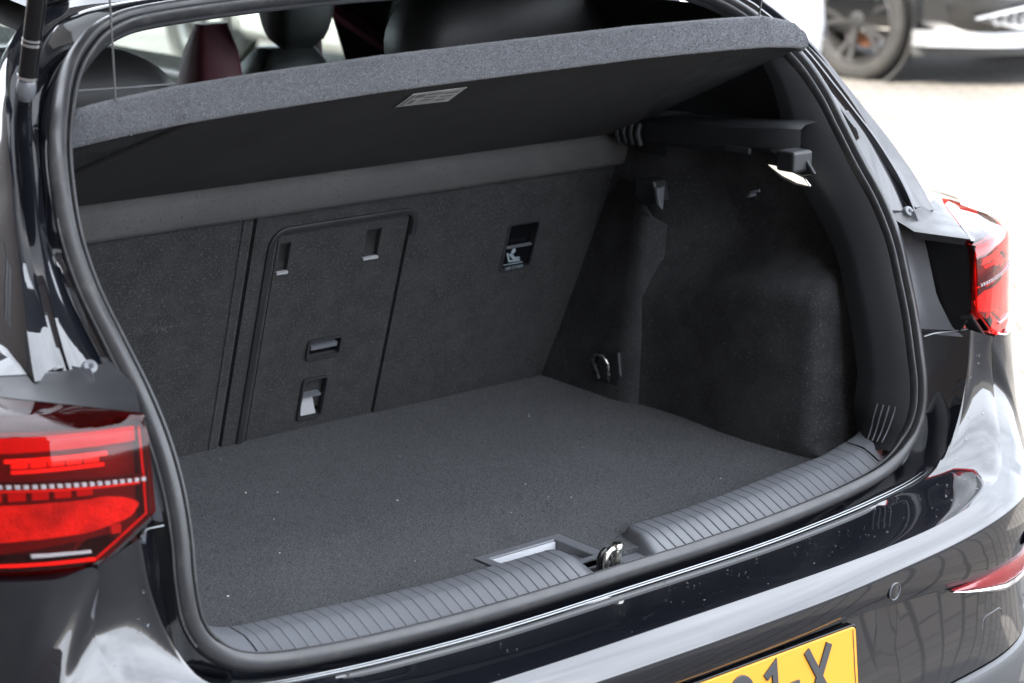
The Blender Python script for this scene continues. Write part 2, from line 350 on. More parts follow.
for f in (1, -1): MB().tube([(f*.625, .012, .8485), (f*.645, .010, .850), (f*.665, -.012, .855), (f*.674, -.027, .859)], .0009, 6).build('seam_edge', 'seam', car, smooth=60)
# ---- upper jamb z .848 - 1.02 (concave painted face from the seal to the lamp housing)
zs = np.linspace(.848, 1.016, 16); rows = []
for z in zs:
    pz_ = [f for f in FR if f[0].x > 0]; k = min(range(len(pz_)), key=lambda q: abs(pz_[q][0].z-z)); p = pz_[k][0]; x0 = interp(z, [.83, .88, .93, .98, 1.03], [.604, .604, .607, .614, .621]); y0 = interp(z, [.83, .88, .93, .98, 1.03], [.012, .024, .043, .068, .105])
    xo = interp(z, [.848, .90, 1.016], [.668, .662, .668]); yo = interp(z, [.848, .86, .90, .985, 1.016], [-.024, -.004, .022, .055, .075])
    A = Vector((x0+.004, y0+.004, z)); Bq = Vector((x0+.017, y0+.010, z)); Cc = Vector((x0+.022, y0+.022, z)); D = Vector((xo, yo, z))
    rows.append([A, Bq, Cc, Cc.lerp(D, .3)+Vector((0, .004, 0)), Cc.lerp(D, .65)+Vector((0, .002, 0)), D, D+Vector((.006, .012, 0)), D+Vector((.02, .05, 0))])
up_ = MB().loft(rows)
for f in (lambda m: m, lambda m: m.mirror()): f(up_).build('lamp_jamb', 'jamb', car, smooth=50)
# ---- satin bracket panel above the tail lamp
br_rows = []
for x in (.632, .65, .668, .70, .74, .77, .80, .822):
    yf = interp(x, [.632, .668, .80, .822], [.045, -.027, .129, .148]); yb = interp(x, [.63, .70, .80, .822], [.088, .088, .140, .156]); zf_ = interp(x, [.632, .668, .80], [.996, .9915, 1.003])
    br_rows.append([Vector((x, yf+.004, zf_-.010)), Vector((x, yf, zf_)), Vector((x, yf+(yb-yf)*.4, zf_+.006)), Vector((x, yf+(yb-yf)*.8, zf_+.011)), Vector((x, yb, 1.015)), Vector((x, yb+.004, 1.010))])
br = MB().loft(br_rows)
for f in (lambda m: m, lambda m: m.mirror()): f(br).build('lamp_bracket', 'satin', car, smooth=40)
# raised gutter end running over the bracket, drain groove bead
for sg in (1, -1):
    o = MB().lathe([(0, .004), (.004, .004), (.0075, .003), (.0085, 0), (.0085, -.004)], (sg*.664, .084, 1.015), (0, -.82, .57), 24).build('plug_screw', 'trim', car)
    MB().lathe([(0, .0055), (.0028, .0055), (.0032, .003)], (sg*.664, .084, 1.015), (0, -.82, .57), 6).build('screw_head', 'trimd', o, smooth=0)

for sg in (1, -1):
    rows = []
    for y in (.09, .12, .16, .22, .32, .50, .70):
        r_ = []
        for x, z in ((.69, 1.036), (.72, 1.030), (.76, 1.024), (.80, 1.016), (.835, 1.006), (.858, .992), (.872, .970), (.880, .930)):
            yb = interp(x, [.63, .70, .80, .822, .888], [.088, .088, .140, .158, .215]); dip = max(0, z-1.0150)*max(0, 1-(max(y, yb-.002)-yb+.002)/.05)
            r_.append(Vector((sg*x, max(y, yb-.002), z-dip*(x < .83))))
        rows.append(r_)
    MB().loft(rows).build('shoulder', 'paint', car, smooth=60)
# ---- outer bumper skin
T = [(0, -.166, .640), (.20, -.166, .640), (.36, -.162, .641), (.48, -.154, .645), (.585, -.138, .655), (.655, -.112, .668), (.712, -.066, .700), (.735, -.032, .765), (.728, -.031, .836), (.775, -.022, .834), (.835, .020, .836), (.872, .095, .842), (.884, .30, .85), (.888, .62, .86)]
K = [(0, -.196, .614), (.20, -.193, .614), (.36, -.184, .616), (.50, -.174, .621), (.61, -.160, .630), (.69, -.135, .637), (.752, -.098, .645), (.795, -.060, .652), (.815, -.035, .658), (.838, -.002, .664), (.862, .045, .670), (.882, .13, .678), (.892, .32, .69), (.894, .62, .70)]
def off(p, dz, dn):       # step along the outward plan direction
    x, y, z = p; n = Vector((0, -1, 0)).lerp(Vector((1, -.05, 0)), min(1, max(0, (x-.35)/.5))**1.6).normalized(); return (x+n.x*dn, y+n.y*dn, z+dz)
Tc = resample(catmull(T, 10), 90); Kc = resample(catmull(K, 10), 90)
# match columns by parameter of control points rather than arc length
Tc = [Vector(v) for v in catmull(T, 8)]; Kc = [Vector(v) for v in catmull(K, 8)]
rows = []
for t, k in zip(Tc, Kc):
    n = Vector(off(tuple(k), 0, 1))-k
    h = (t-k); b = .004 if h.length < .06 else .012
    m1 = t+(k-t)*.04+Vector((0, 0, 0)); m2 = t.lerp(k, .5)+n*b*.5+Vector((0, 0, b*.35)); m3 = t.lerp(k, .93)+Vector((0, 0, .0006))
    rows.append([t+(Vector((0, .035, 0)) if t.z > .82 else Vector((0, .004, -.002))), t, m1, t.lerp(k, .25)+n*b*.35+Vector((0, 0, b*.28)), m2, t.lerp(k, .75)+n*b*.4+Vector((0, 0, b*.25)), m3, k])
band = MB().loft(rows)
for f in (lambda m: m, lambda m: m.mirror()): f(band).build('bumper_shoulder', 'paint', car, smooth=30)
rows = []
for k in Kc:
    k = tuple(k); x = k[0]; zc = k[2]
    zt = interp(x, [0, .3, .48, .62, .75, .9], [.572, .571, .555, .537, .519, .505])
    rows.append([Vector(k), Vector(off(k, -.004, .001)), Vector((off(k, 0, .000)[0], off(k, 0, .000)[1], (zc+zt)/2)), Vector((*off(k, 0, -.004)[:2], zt+.003)), Vector((*off(k, 0, -.006)[:2], zt)), Vector((*off(k, 0, -.012-.004*(x < .35))[:2], zt-.004)),
                 Vector((*off(k, 0, -.012)[:2], .50)), Vector((*off(k, 0, -.002)[:2], .44)), Vector((*off(k, 0, .004)[:2], .418))])
low = MB().loft(rows)
for f in (lambda m: m, lambda m: m.mirror()): f(low).build('bumper_skin', 'paint', car, smooth=28)
rows = []
for k in Kc:
    k = tuple(k)
    rows.append([Vector((*off(k, 0, .003)[:2], .414)), Vector((*off(k, 0, .010)[:2], .411)), Vector((*off(k, 0, .014)[:2], .400)), Vector((*off(k, 0, .004)[:2], .34)), Vector((*off(k, 0, -.03)[:2], .27)), Vector((*off(k, 0, -.2)[:2], .22))])
dif = MB().loft(rows)
for f in (lambda m: m, lambda m: m.mirror()): f(dif).build('diffuser', 'diffuser', car, smooth=40)
# parking sensor, tow-eye cover, reflectors
def skin_pt(x, z, dn=.002):
    ks = sorted(Kc, key=lambda v: v.x); kx = [v.x for v in ks]; ky = [v.y for v in ks]
    y = interp(x, kx, ky); d = -.012 if z < .535 else -.001; k = (x, y, z); return Vector(off(k, 0, d+dn))
for sg in (1, -1):
    for xs in (.347, .70):
        c = skin_pt(xs, .588 if xs < .5 else .565, +.0010); c.x *= sg
        ax = (sg*.13 if xs < .5 else sg*.9, -1, 0)
        o = MB().lathe([(0, .0008), (.0100, .0008), (.0108, .0004)], c, ax, 32).build('parking_sensor', 'paint', car)
        MB().lathe([(.0106, .0002), (.0112, .0014), (.0120, .0014), (.0126, .0)], c, ax, 32).build('sensor_ring', 'trim', o)
    rr = [];  cr = []
    for i in range(15):
        t = i/14; x = .495+t*.385
        zt = .553-.052*t if False else None
        pu = 945+(1045-945)*t; 
        q = Vector((x, 0, 0)); kx = [v.x for v in Kc[:100]]; 
        # follow the skin plan curve by arc
        idx = t
        P_ = RP[i] if False else None
    RPc = resample([v for v in Kc if v.x > .468 and v.y < .25], 20)
    rows = []; rows2 = []
    for i, v in enumerate(RPc):
        t = i/19; tp = min(1, .05+t*4.5); zc = .5505-.052*t**.8; hh = .0128*tp
        b = tuple(v)
        pt = lambda z, d: (lambda o_: Vector((sg*o_[0], o_[1], z)))(off(b, 0, d))
        rows.append([pt(zc+hh, -.006), pt(zc+hh, .0005), pt(zc, .0025), pt(zc-hh, .0005), pt(zc-hh, -.006)])
        rows2.append([pt(zc-hh-.001, -.008), pt(zc-hh-.001, .003*tp-.001), pt(zc-hh-.001-.005*tp, .005*tp-.001), pt(zc-hh-.001-.009*tp, .003*tp-.001), pt(zc-hh-.001-.009*tp, -.010)])
    o = MB().loft(rows).build('reflector', 'reflector', car)
    MB().loft(rows2).build('chrome_strip', 'chrome', car)
    # tow cover: thin groove lines
    a = []
    for (x, z) in ((.575, .465), (.578, .478), (.588, .482), (.628, .482), (.636, .477), (.636, .425)):
        q = skin_pt(x, z, .0012+max(0, (.5-z)/.06*.006)); q.x *= sg; a.append(q)
    MB().tube(a, .0012, 6).build('tow_eye_cover', 'diffuser', car)

# ---- number plate
pl = MB(); y0, y1 = -.191, -.204
def PV(x, z, d=0): 
    y = y0+(z-.565)/(.455-.565)*(y1-y0); return Vector((x, y-d, z))
def rrect(x0, x1, z0, z1, r, n=5):
    out = []
    for cx, cz, a0 in ((x1-r, z1-r, 0), (x0+r, z1-r, 90), (x0+r, z0+r, 180), (x1-r, z0+r, 270)):
        for i in range(n+1):
            a = R(a0+90*i/n); out.append((cx+r*math.cos(a), cz+r*math.sin(a)))
    return out
pl.prism([PV(x, z, .004) for x, z in rrect(-.26, .26, .455, .565, .006)], (0, .003, 0))
plate = pl.build('number_plate', 'plate', car, smooth=30, bevel=.0008)
hb = MB(); hb.prism([PV(x, z, .0005) for x, z in rrect(-.264, .265, .450, .5665, .006)], (0, .012, 0))
hb.build('plate_holder', 'piano', car, smooth=30, bevel=.001)
MB().prism([PV(x, z, .0045) for x, z in ((.2535, .458), (.2545, .458), (.2545, .562), (.2535, .562))], (0, -.0004, 0)).build('plate_border', 'plate_black', plate, smooth=0)
def stroke(pts, wd, h=.0022):
    mb = MB(); pts = [Vector((a, 0, b)) for a, b in pts]; L_ = []; Rr = []
    for i, p in enumerate(pts):
        d0 = (pts[i]-pts[i-1]).normalized() if i else (pts[1]-pts[0]).normalized(); d1 = (pts[i+1]-pts[i]).normalized() if i < len(pts)-1 else d0
        m_ = (d0+d1).normalized(); nn = Vector((-m_.z, 0, m_.x)); s_ = wd/2/max(.5, nn.dot(Vector((-d1.z, 0, d1.x)))); L_.append(p+nn*s_); Rr.append(p-nn*s_)
    rows = []
    for a, b in zip(L_, Rr): rows.append([PV(a.x, a.z, .003), PV(a.x, a.z, .0042+h), PV(b.x, b.z, .0042+h), PV(b.x, b.z, .003)])
    mb.loft(rows, cv=True, cap=True); return mb
def arc(cx, cz, rx, rz, a0, a1, n=20): return [(cx+rx*math.cos(R(a0+(a1-a0)*i/n)), cz+rz*math.sin(R(a0+(a1-a0)*i/n))) for i in range(n+1)]
zt, zb = .5570, .4800; H_ = zt-zb; lw = .0105
cx9 = .047
nine = MB(); 
s1 = stroke(arc(cx9, zt-.0225, .0165, .0175, 0, 350)+[(cx9+.0165, zt-.0225)], lw); s2 = stroke([(cx9+.0165, zt-.024), (cx9+.0150, zb+.026), (cx9+.004, zb+.008), (cx9-.012, zb+.0055)], lw)
nine.add(s1.V, s1.F); nine.add(s2.V, s2.F); nine.build('plate_character', 'plate_black', plate, smooth=30, bevel=.0006)
s = stroke([(.090, zt-.015), (.1065, zt-.0035), (.1065, zb)], lw); s.build('plate_character', 'plate_black', plate, smooth=0, bevel=.0006)
stroke([(.128, .5190), (.150, .5190)], lw).build('plate_character', 'plate_black', plate, smooth=0, bevel=.0006)
xx = MB()
for pp, hh in (([(.1655, zt), (.2075, zb)], .0022), ([(.2075, zt), (.1655, zb)], .0024)):
    s = stroke(pp, lw*1.05, hh); xx.add(s.V, s.F)
xx.build('plate_character', 'plate_black', plate, smooth=0, bevel=.0006)

# ---- tail lamps
FX = [.6675, .690, .715, .745, .775, .805, .835, .858, .874, .884, .888]
FY = [-.0475, -.0445, -.039, -.029, -.016, .001, .024, .052, .090, .140, .200]
def face_y(x): return interp(x, FX, FY)
def lamp(sg):
    rows = []
    for x, y in zip(FX, FY):
        zb_ = interp(x, [.667, .672, .729, .80, .888], [.886, .884, .839, .838, .842]); ztp = interp(x, [.667, .70, .80, .86, .888], [.984, .985, .984, .980, .972])
        lean = .010; yt = interp(x, [.667, .70, .78, .84, .87, .888], [.050, .075, .105, .135, .165, .21])
        col_ = [Vector((x, y+.010, zb_+.001)), Vector((x, y+.004, zb_)), Vector((x, y-.001, zb_+.005))]
        for t in (.25, .5, .72): z = zb_+(ztp-zb_)*t; col_.append(Vector((x, y+lean*t-.002*math.sin(math.pi*t), z)))
        kx = .0025*math.sin(min(1, (x-.667)/.1)*math.pi/2)
        yb_ = max(y+.016, interp(x, [.667, .80, .87, .888], [-.030, .126, .17, .21])); col_ += [Vector((x, y+.008, ztp-.012)), Vector((x, y+.012, ztp-.004)), Vector((x, y+.016, ztp)), Vector((x, y+(yb_-y)*.5+.004, ztp+.006+.006*min(1, (x-.667)/.13))), Vector((x, yb_, ztp+.006+.012*min(1, (x-.667)/.13)))]
        rows.append(col_)
    # inner rim
    rim = [v+Vector((-.002, .012, 0)) for v in rows[0]]
    m_ = MB().loft([rim]+rows)
    if sg < 0: m_ = m_.mirror()
    lens = m_.build('tail_lamp', 'redlens', car, smooth=40, label=('red tail lamp seen face on, left of the boot' if sg < 0 else 'sunlit red tail lamp seen edge on, right of the boot'))
    # housing: inner black side wall and back
    hz = [(-.036, .984), (.052, .984), (.038, .93), (.018, .872), (-.015, .850), (-.036, .884)]
    hb_ = MB().prism([(.667, y, z) for y, z in hz], (.003, 0, 0))
    hb_.prism([(.670, .012, .884), (.729, .020, .840), (.88, .12, .842), (.88, .12, .978), (.67, .03, .984)], (0, .010, 0))
    # chamfered grey clip at the lower corner
    cp = MB().prism([(.668, -.040, .884), (.724, -.026, .838), (.722, -.008, .834), (.664, -.020, .880)], (0, 0, -.006))
    if sg < 0: hb_ = hb_.mirror(); cp = cp.mirror()
    hb_.build('lamp_housing', 'lampblack', lens, smooth=0); cp.build('lamp_foot', 'satin', lens, smooth=0, bevel=.0015)
    # internals: given as strips in (x, z) laid behind the lens
    def strip(name, pts, depth, m, th=.003, **kw):
        # pts: closed polygon in (x,z)
        n_ = len(pts); rowsA = []
        mb_ = MB(); A = [Vector((x, face_y(x)+depth+(z-.86)*.08, z)) for x, z in pts]; mb_.prism(A, (0, th, 0))
        if sg < 0: mb_ = mb_.mirror()
        return mb_.build(name, m, lens, smooth=0, **kw)
    def bar(name, x0, x1, z0, z1, h0, h1, depth, m, n=10, **kw):
        rA = []
        for i in range(n+1):
            t = i/n; x = x0+(x1-x0)*t; z = z0+(z1-z0)*t; h = h0+(h1-h0)*t; y = face_y(x)+depth+(z-.86)*.08
            rA.append([Vector((x, y+.003, z-h/2)), Vector((x, y, z-h/2)), Vector((x, y, z+h/2)), Vector((x, y+.003, z+h/2))])
        mb_ = MB().loft(rA, cap=True)
        if sg < 0: mb_ = mb_.mirror()
        return mb_.build(name, m, lens, smooth=0, **kw)
    bar('lamp_back', .672, .872, .921, .915, .108, .14, .026, M['lampdark'])
    bar('upper_band', .675, .870, .9700, .9700, .015, .015, .012, M['lampcell'])
    rb_ = MB().tube([(.6725, -.030, .978), (.6735, -.036, .93), (.6745, -.0405, .888), (.690, -.037, .876), (.731, -.027, .8445)], .0014, 6)
    (rb_ if sg > 0 else rb_.mirror()).build('edge_rail', 'lampcell', lens)
    bar('brake_light_bar', .706, .800, .9545, .9545, .004, .004, .010, M['lampmid'])
    bar('brake_light_bar', .710, .795, .9435, .9430, .003, .003, .010, M['lampmid'])
    for i in range(5):
        x = .712+i*.0165; bar('light_cell', x, x+.0145, .949, .949, .0075, .0075, .016, M['lampmid'], n=2)
    bar('led_rail', .6735, .870, .9262, .9350, .0075, .0075, .004, M['lampblack'])
    for i in range(26):
        x = .6755+i*.0074; z_ = .9262+(x-.6735)*.045; bar('led', x, x+.0042, z_, z_+.0002, .0038, .0038, -.0040, M['lampsilver'], n=1)
    bar('red_rail', .676, .870, .9195, .9270, .002, .002, .008, M['lampmid'])
    for i in range(6):
        x = .722+i*.0205; bar('dark_cell', x, x+.015, .9165, .9165, .0085, .0085, .014, M['lampcell'], n=1)
    fl = []
    for x in np.linspace(.678, .866, 24):
        y = face_y(x)+.013; zt_ = interp(x, [.678, .69, .712, .727, .866], [.899, .906, .9105, .909, .910]); zb_ = interp(x, [.678, .688, .73, .866], [.896, .884, .8740, .868]); fl.append([Vector((x, y, zb_)), Vector((x, y+.001, (zb_+zt_)/2)), Vector((x, y+.002, zt_))])
    mf = MB().loft(fl); mf = mf if sg > 0 else mf.mirror(); mf.build('tail_light_field', 'lampfield', lens, smooth=60)
    bar('chrome_blade', .736, .790, .8590, .8595, .0022, .0036, -.0035, M['lampsilver'])
    bar('corner_reflex', .702, .712, .8765, .8765, .009, .009, .004, M['lampsilver'], n=1)
    bar('lamp_rim', .729, .87, .8475, .8475, .003, .003, .006, M['lampmid'])
    if sg > 0:
        pass
    am = []
    for x in (.82, .84, .858, .872, .882):
        y = face_y(x); am.append([Vector((x, y+.014, .982)), Vector((x, y+.04, .991)), Vector((x, y+.10, .999))])
    mb_ = MB().loft(am)
    mb_.V = [v+Vector((.0015, 0, .003)) for v in mb_.V]
    if sg < 0: mb_ = mb_.mirror()
    mb_.build('indicator_lens', 'amber', lens, smooth=40)
    return lens
lampL = lamp(-1); lampR = lamp(1)

# ---- body sides, roof, glass, front (only glimpsed through the cabin and in reflections)
def quarter(sg):
    mb = MB(); rows = []
    for y in (.13, .3, .6, 1.0, 1.6, 2.4, 3.0, 3.6, 3.95):
        sh = interp(y, [.1, .3, 1, 3, 3.6, 4], [.868, .880, .89, .885, .86, .70]); rows.append([Vector((sg*(sh-.10), y, 1.02)), Vector((sg*(sh-.05), y, 1.01)), Vector((sg*(sh-.008), y, .955)), Vector((sg*sh, y, .86)), Vector((sg*(sh+.008), y, .68)), Vector((sg*(sh+.002), y, .45)), Vector((sg*(sh-.02), y, .25))])
    # leave the lamp zone free
    mb.loft(rows[1:])
    mb.build('body_side', 'paint', car, smooth=50)
    m2 = MB().loft([[Vector((sg*x, y, z)) for x, z in ((.862, .985), (.876, .93), (.884, .845))] for y in (.19, .32)])
    m2.build('body_corner', 'paint', car, smooth=50)
    # window frame uprights and glass (side)
    def SW(y, z): return Vector((sg*(.745-(z-1.0)*.36), y, z))
    fr = MB()
    for poly in ([(.46, 1.0), (.95, 1.0), (.80, 1.36), (.66, 1.40), (.56, 1.34)], [(1.245, .98), (1.505, .98), (1.495, 1.40), (1.245, 1.40)], [(2.62, .99), (2.9, .99), (2.15, 1.42), (2.02, 1.42)]):
        fr.prism([SW(y, z) for y, z in poly], (sg*-.04, 0, 0))
    fr.prism([SW(.6, 1.385), SW(2.1, 1.40), SW(2.1, 1.45), SW(.6, 1.43)], (sg*-.04, 0, 0))
    fr.build('window_pillars', 'piano', car, smooth=0)
    for i, poly in enumerate(([(.95, 1.0), (1.245, 1.0), (1.245, 1.39), (.80, 1.36)], [(1.505, 1.0), (2.62, 1.0), (2.03, 1.41), (1.495, 1.40)])):
        MB().prism([SW(y, z)+Vector((sg*-.015, 0, 0)) for y, z in poly], (sg*-.004, 0, 0)).build('side_window', 'glass', car, smooth=0)
    MB().box(*sorted([(sg*.74, .9, .45), (sg*.78, 3.0, .985)], key=lambda t: 0)).build('door_trim', 'leather', car, smooth=0) if False else None
    d = MB(); x0, x1 = sorted((sg*.75, sg*.79)); d.box((x0, .85, .35), (x1, 2.9, .99)); d.build('door_trim', 'leather', car, smooth=0, bevel=.01)
for sg in (1, -1): quarter(sg)
rf = MB(); rows = []
for y, z, hw in ((.50, 1.385, .50), (.56, 1.415, .55), (.9, 1.452, .58), (1.4, 1.465, .59), (1.9, 1.45, .585), (2.15, 1.42, .57)):
    rows.append([Vector((x*hw, y, z-.035*abs(x)**3)) for x in np.linspace(-1, 1, 13)])
rf.loft(rows); rf.build('roof', 'paint', car, smooth=50)
MB().loft([[v+Vector((0, 0, -.035)) for v in r] for r in rows]).build('headliner', 'headliner', car)
ws = MB().prism([(-.58, 2.12, 1.41), (.58, 2.12, 1.41), (.68, 2.95, 1.0), (-.68, 2.95, 1.0)], (0, .004, .003)); ws.build('windscreen', 'glass', car, smooth=0)
hd = MB().loft([[Vector((x*w_, y, z-.05*abs(x)**3)) for x in np.linspace(-1, 1, 9)] for y, z, w_ in ((2.93, 1.0, .72), (3.3, .95, .74), (3.8, .84, .72), (4.0, .76, .66), (4.07, .5, .64), (4.05, .25, .62))]); hd.build('bonnet', 'paint', car)
dash = MB().loft([[Vector((x*.73, y, z)) for x in (-1, -.5, 0, .5, 1)] for y, z in ((2.35, .6), (2.3, .88), (2.42, .96), (2.95, 1.0))]); dash.build('dashboard', 'leather', car)
MB().box((-.75, .8, .28), (.75, 3.0, .33)).build('cabin_floor', 'felt', car, smooth=0)

def wheel(parent, c, ax, r=.32, wd=.215, spokes=5, twin=True, rimr=.235):
    ax = Vector(ax).normalized(); c = Vector(c); a = Vector((0, 0, 1)); b = ax.cross(a).normalized()
    g = lambda rr, h: (rr, h)
    ty = MB().lathe([(rimr-.006, -wd*.35), (rimr+.002, -wd*.45), (r*.86, -wd*.5), (r*.965, -wd*.47), (r*.995, -wd*.38), (r, 0), (r*.995, wd*.38), (r*.965, wd*.47), (r*.86, wd*.5), (rimr+.004, wd*.46), (rimr-.004, wd*.38)], c, ax, 72)
    tyre = ty.build('tyre', 'tyre', parent)
    gv = MB()
    for k in range(90):
        t = 2*math.pi*k/90; d = a*math.cos(t)+b*math.sin(t); s_ = d.cross(ax)
        for h0, h1 in ((-.44, -.2), (.2, .44)):
            p0 = c+d*(r*.985)+ax*wd*h0; p1 = c+d*(r*.985)+ax*wd*h1; gv.prism([p0-s_*.007, p0+s_*.007, p1+s_*.007, p1-s_*.007], d*.009)
    gv.build('tread_blocks', 'tyre', tyre, smooth=0, kind='stuff')
    rim = MB().lathe([(rimr-.004, wd*.40), (rimr-.012, wd*.44), (rimr-.022, wd*.36), (rimr-.03, wd*.1), (rimr-.035, -wd*.35)], c, ax, 64).build('rim', 'alloy', parent)
    for k in range(spokes):
        for dt in ((-.16, .16) if twin else (0,)):
            t0 = 2*math.pi*k/spokes+.3; mb = MB(); rows = []
            for q in range(7):
                u = q/6; rad = .035+(rimr-.05)*u; t = t0+dt*(.25+1.0*u); d = a*math.cos(t)+b*math.sin(t); s_ = d.cross(ax); h = wd*(.30+.10*u*u); wdt = .020-.006*u
                p = c+d*rad+ax*h; rows.append([p-s_*wdt-ax*.02, p-s_*wdt*.8, p+s_*wdt*.8, p+s_*wdt-ax*.02])
            mb.loft(rows, cv=True, cap=True); mb.build('spoke', 'alloy', rim, smooth=30)
    MB().lathe([(0, wd*.36), (.03, wd*.36), (.05, wd*.33), (.055, wd*.2)], c, ax, 32).build('hub_cap', 'alloyd', rim)
    MB().lathe([(0, wd*.02), (.155, wd*.02), (.16, -wd*.05)], c, ax, 48).build('brake_disc', 'disc', rim)
for sg in (1, -1):
    we = bpy.data.objects.new('wheel', None); col.objects.link(we); we.parent = car
    wheel(we, (sg*.78, .82, .32), (sg, 0, 0))

# ================================================================== BOOT INTERIOR
# generic plane panel with holes: U,V breakpoints, holes as cell ranges
def panel(name, P0, U, V, us, vs_, holes, m, parent, depth=.02, thick=0, **kw):
    P0 = Vector(P0); U = Vector(U).normalized(); V = Vector(V).normalized(); Nn = U.cross(V).normalized()   # front = +Nn
    us = sorted(us); vs_ = sorted(vs_); mb = MB()
    def isin(u, v): return any(h[0] < u < h[1] and h[2] < v < h[3] for h in holes)
    G = lambda u, v, d=0: P0+U*u+V*v-Nn*d
    for i in range(len(us)-1):
        for j in range(len(vs_)-1):
            u, v = (us[i]+us[i+1])/2, (vs_[j]+vs_[j+1])/2
            if not isin(u, v): mb.add([G(us[i], vs_[j]), G(us[i+1], vs_[j]), G(us[i+1], vs_[j+1]), G(us[i], vs_[j+1])], [[0, 1, 2, 3]])
    for h in holes:
        a, b, c_, d_ = h[:4]; dd = h[4] if len(h) > 4 else depth
        c4 = [(a, c_), (b, c_), (b, d_), (a, d_)]
        for k in range(4):
            p, q = c4[k], c4[(k+1) % 4]; mb.add([G(*p), G(*p, dd), G(*q, dd), G(*q)], [[0, 1, 2, 3]])
        if not (len(h) > 5 and h[5]): mb.add([G(*p, dd) for p in c4], [[0, 1, 2, 3]])
    c4 = [(us[0], vs_[0]), (us[-1], vs_[0]), (us[-1], vs_[-1]), (us[0], vs_[-1])]
    if thick:
        for k in range(4):
            p, q = c4[k], c4[(k+1) % 4]; mb.add([G(*q), G(*q, thick), G(*p, thick), G(*p)], [[0, 1, 2, 3]])
    me = mesh(mb.V, mb.F, fix=False, merge=.00005); return link(name, me, m, parent, smooth=0, **kw)
# floor carpet with a notch for the handle tray
us = [-.56, -.105, .042, .555]; vs_ = [.035, .139, .80]
floor_c = panel('boot_floor', (0, 0, .648), (1, 0, 0), (0, 1, 0), us, vs_, [(-.105, .042, .035, .139, .02, True)], 'carpet', car, thick=.02, bevel=.002)
# handle tray
tray = panel('handle_tray', (0, 0, .6495), (1, 0, 0), (0, 1, 0), [-.103, -.088, .022, .040], [.036, .048, .124, .137], [(-.088, .022, .048, .124, .030)], 'trim', car, thick=.012, bevel=.0015)
MB().box((-.087, .1205, .622), (.021, .1235, .6465)).build('tray_liner', 'liner', car, smooth=0)  # pale slab paints the sky-lit far wall of the tray
# seatbacks
SL = math.hypot(1, .328); SV = Vector((0, -.328, 1)).normalized(); SU = Vector((1, 0, 0))
# V measured along the lean from z = .645
def zv(z): return (z-.645)*SL
SP = (0, .752, .645)
def SPT(x, z, d=0):      # point on the seatback plane, d in front
    return Vector(SP)+SU*x+SV*zv(z)+Vector((0, -1, -.328)).normalized()*d
# front normal: U x V = (1,0,0)x(0,-.31,.95) = (0,-.95,-.31) -> faces the viewer
sbL = panel('seat_back', SP, SU, SV, [-.62, -.1055], [-.02, zv(1.07)], [], 'feltseat', car, thick=.05, bevel=.004, label='narrow left seat back with pale scuff')
fx0, fx1 = -.056, .178; fz1 = .982
sbR = panel('seat_back', SP, SU, SV, [-.101, fx0-.004, fx1+.004, .385, .448, .63], [-.02, zv(.862), zv(.942), zv(fz1)+.004, zv(1.07)],
            [(fx0-.004, fx1+.004, -.02, zv(fz1)+.004, .012), (.385, .448, zv(.862), zv(.942), .012)], 'feltseat', car, thick=.05, label='wide right seat back with load-through flap')
flap = panel('load_flap', Vector(SP)+Vector((0, -.95, -.31))*-.003, SU, SV, [fx0, -.052, -.033, .031, .034, .076, .089, .103, .130, fx1],
             [-.015, zv(.667), zv(.733), zv(.771), zv(.799), zv(.926), zv(.971), zv(fz1)],
             [(-.052, -.033, zv(.926), zv(.971), .012), (.103, .130, zv(.926), zv(.971), .012), (.031, .089, zv(.771), zv(.799), .012), (.034, .076, zv(.667), zv(.733), .014)],
             'feltseat', car, thick=.02, label='hatch panel with two finger pulls')
def sframe(name, pts, wd, d0, d1, m, parent, closed=False):   # flat strip of width wd following (x,z) points, standing d1 proud
    P = [Vector((x, zv(z), 0)) for x, z in pts]; n = len(P); rows = []
    for i, p in enumerate(P):
        a = P[i-1] if (i or closed) else P[i]; b = P[(i+1) % n] if (i < n-1 or closed) else P[i]; t = (b-a).normalized(); q = Vector((-t.y, t.x, 0))*wd/2
        S = lambda v, d: Vector(SP)+SU*v.x+SV*v.y+Vector((0, -.95, -.311))*d
        rows.append([S(p+q, d0), S(p+q*.9, d1*.8), S(p+q*.5, d1), S(p-q*.5, d1), S(p-q*.9, d1*.8), S(p-q, d0)])
    return MB().loft(rows, cu=closed, cap=not closed).build(name, m, parent, smooth=50)
cr = [(-.071, .646), (-.071, .965)]+[(-.071+.025*(1-math.cos(R(a))), .968+.026*math.sin(R(a))) for a in (15, 30, 45, 60, 75, 90)]
cr += [(.02, .9945), (.10, .9945), (.165, .9945)]+[(.168+.020*math.sin(R(a)), .9745+.020*math.cos(R(a))) for a in (20, 45, 70, 90)]+[(.188, .955)]
sframe('flap_surround', cr, .011, -.003, .004, 'satin', sbR)
sframe('flap_seam', [(-.127+.004, .646), (-.127+.004, 1.06)], .005, -.002, .002, 'feltseat', sbL)
for nm, x0, x1, z0, z1 in (('flap_catch', -.052, -.033, .926, .971), ('flap_catch', .103, .130, .926, .971)):
    sframe(nm, [(x0, z0-.001), (x1, z0-.001)], .004, -.004, .001, 'lightgrey', flap)
    sframe('catch_recess', [(x0+.0005, (z0+z1)/2), (x1-.0005, (z0+z1)/2)], (z1-z0)*.99, -.014, -.0115, 'black', flap)
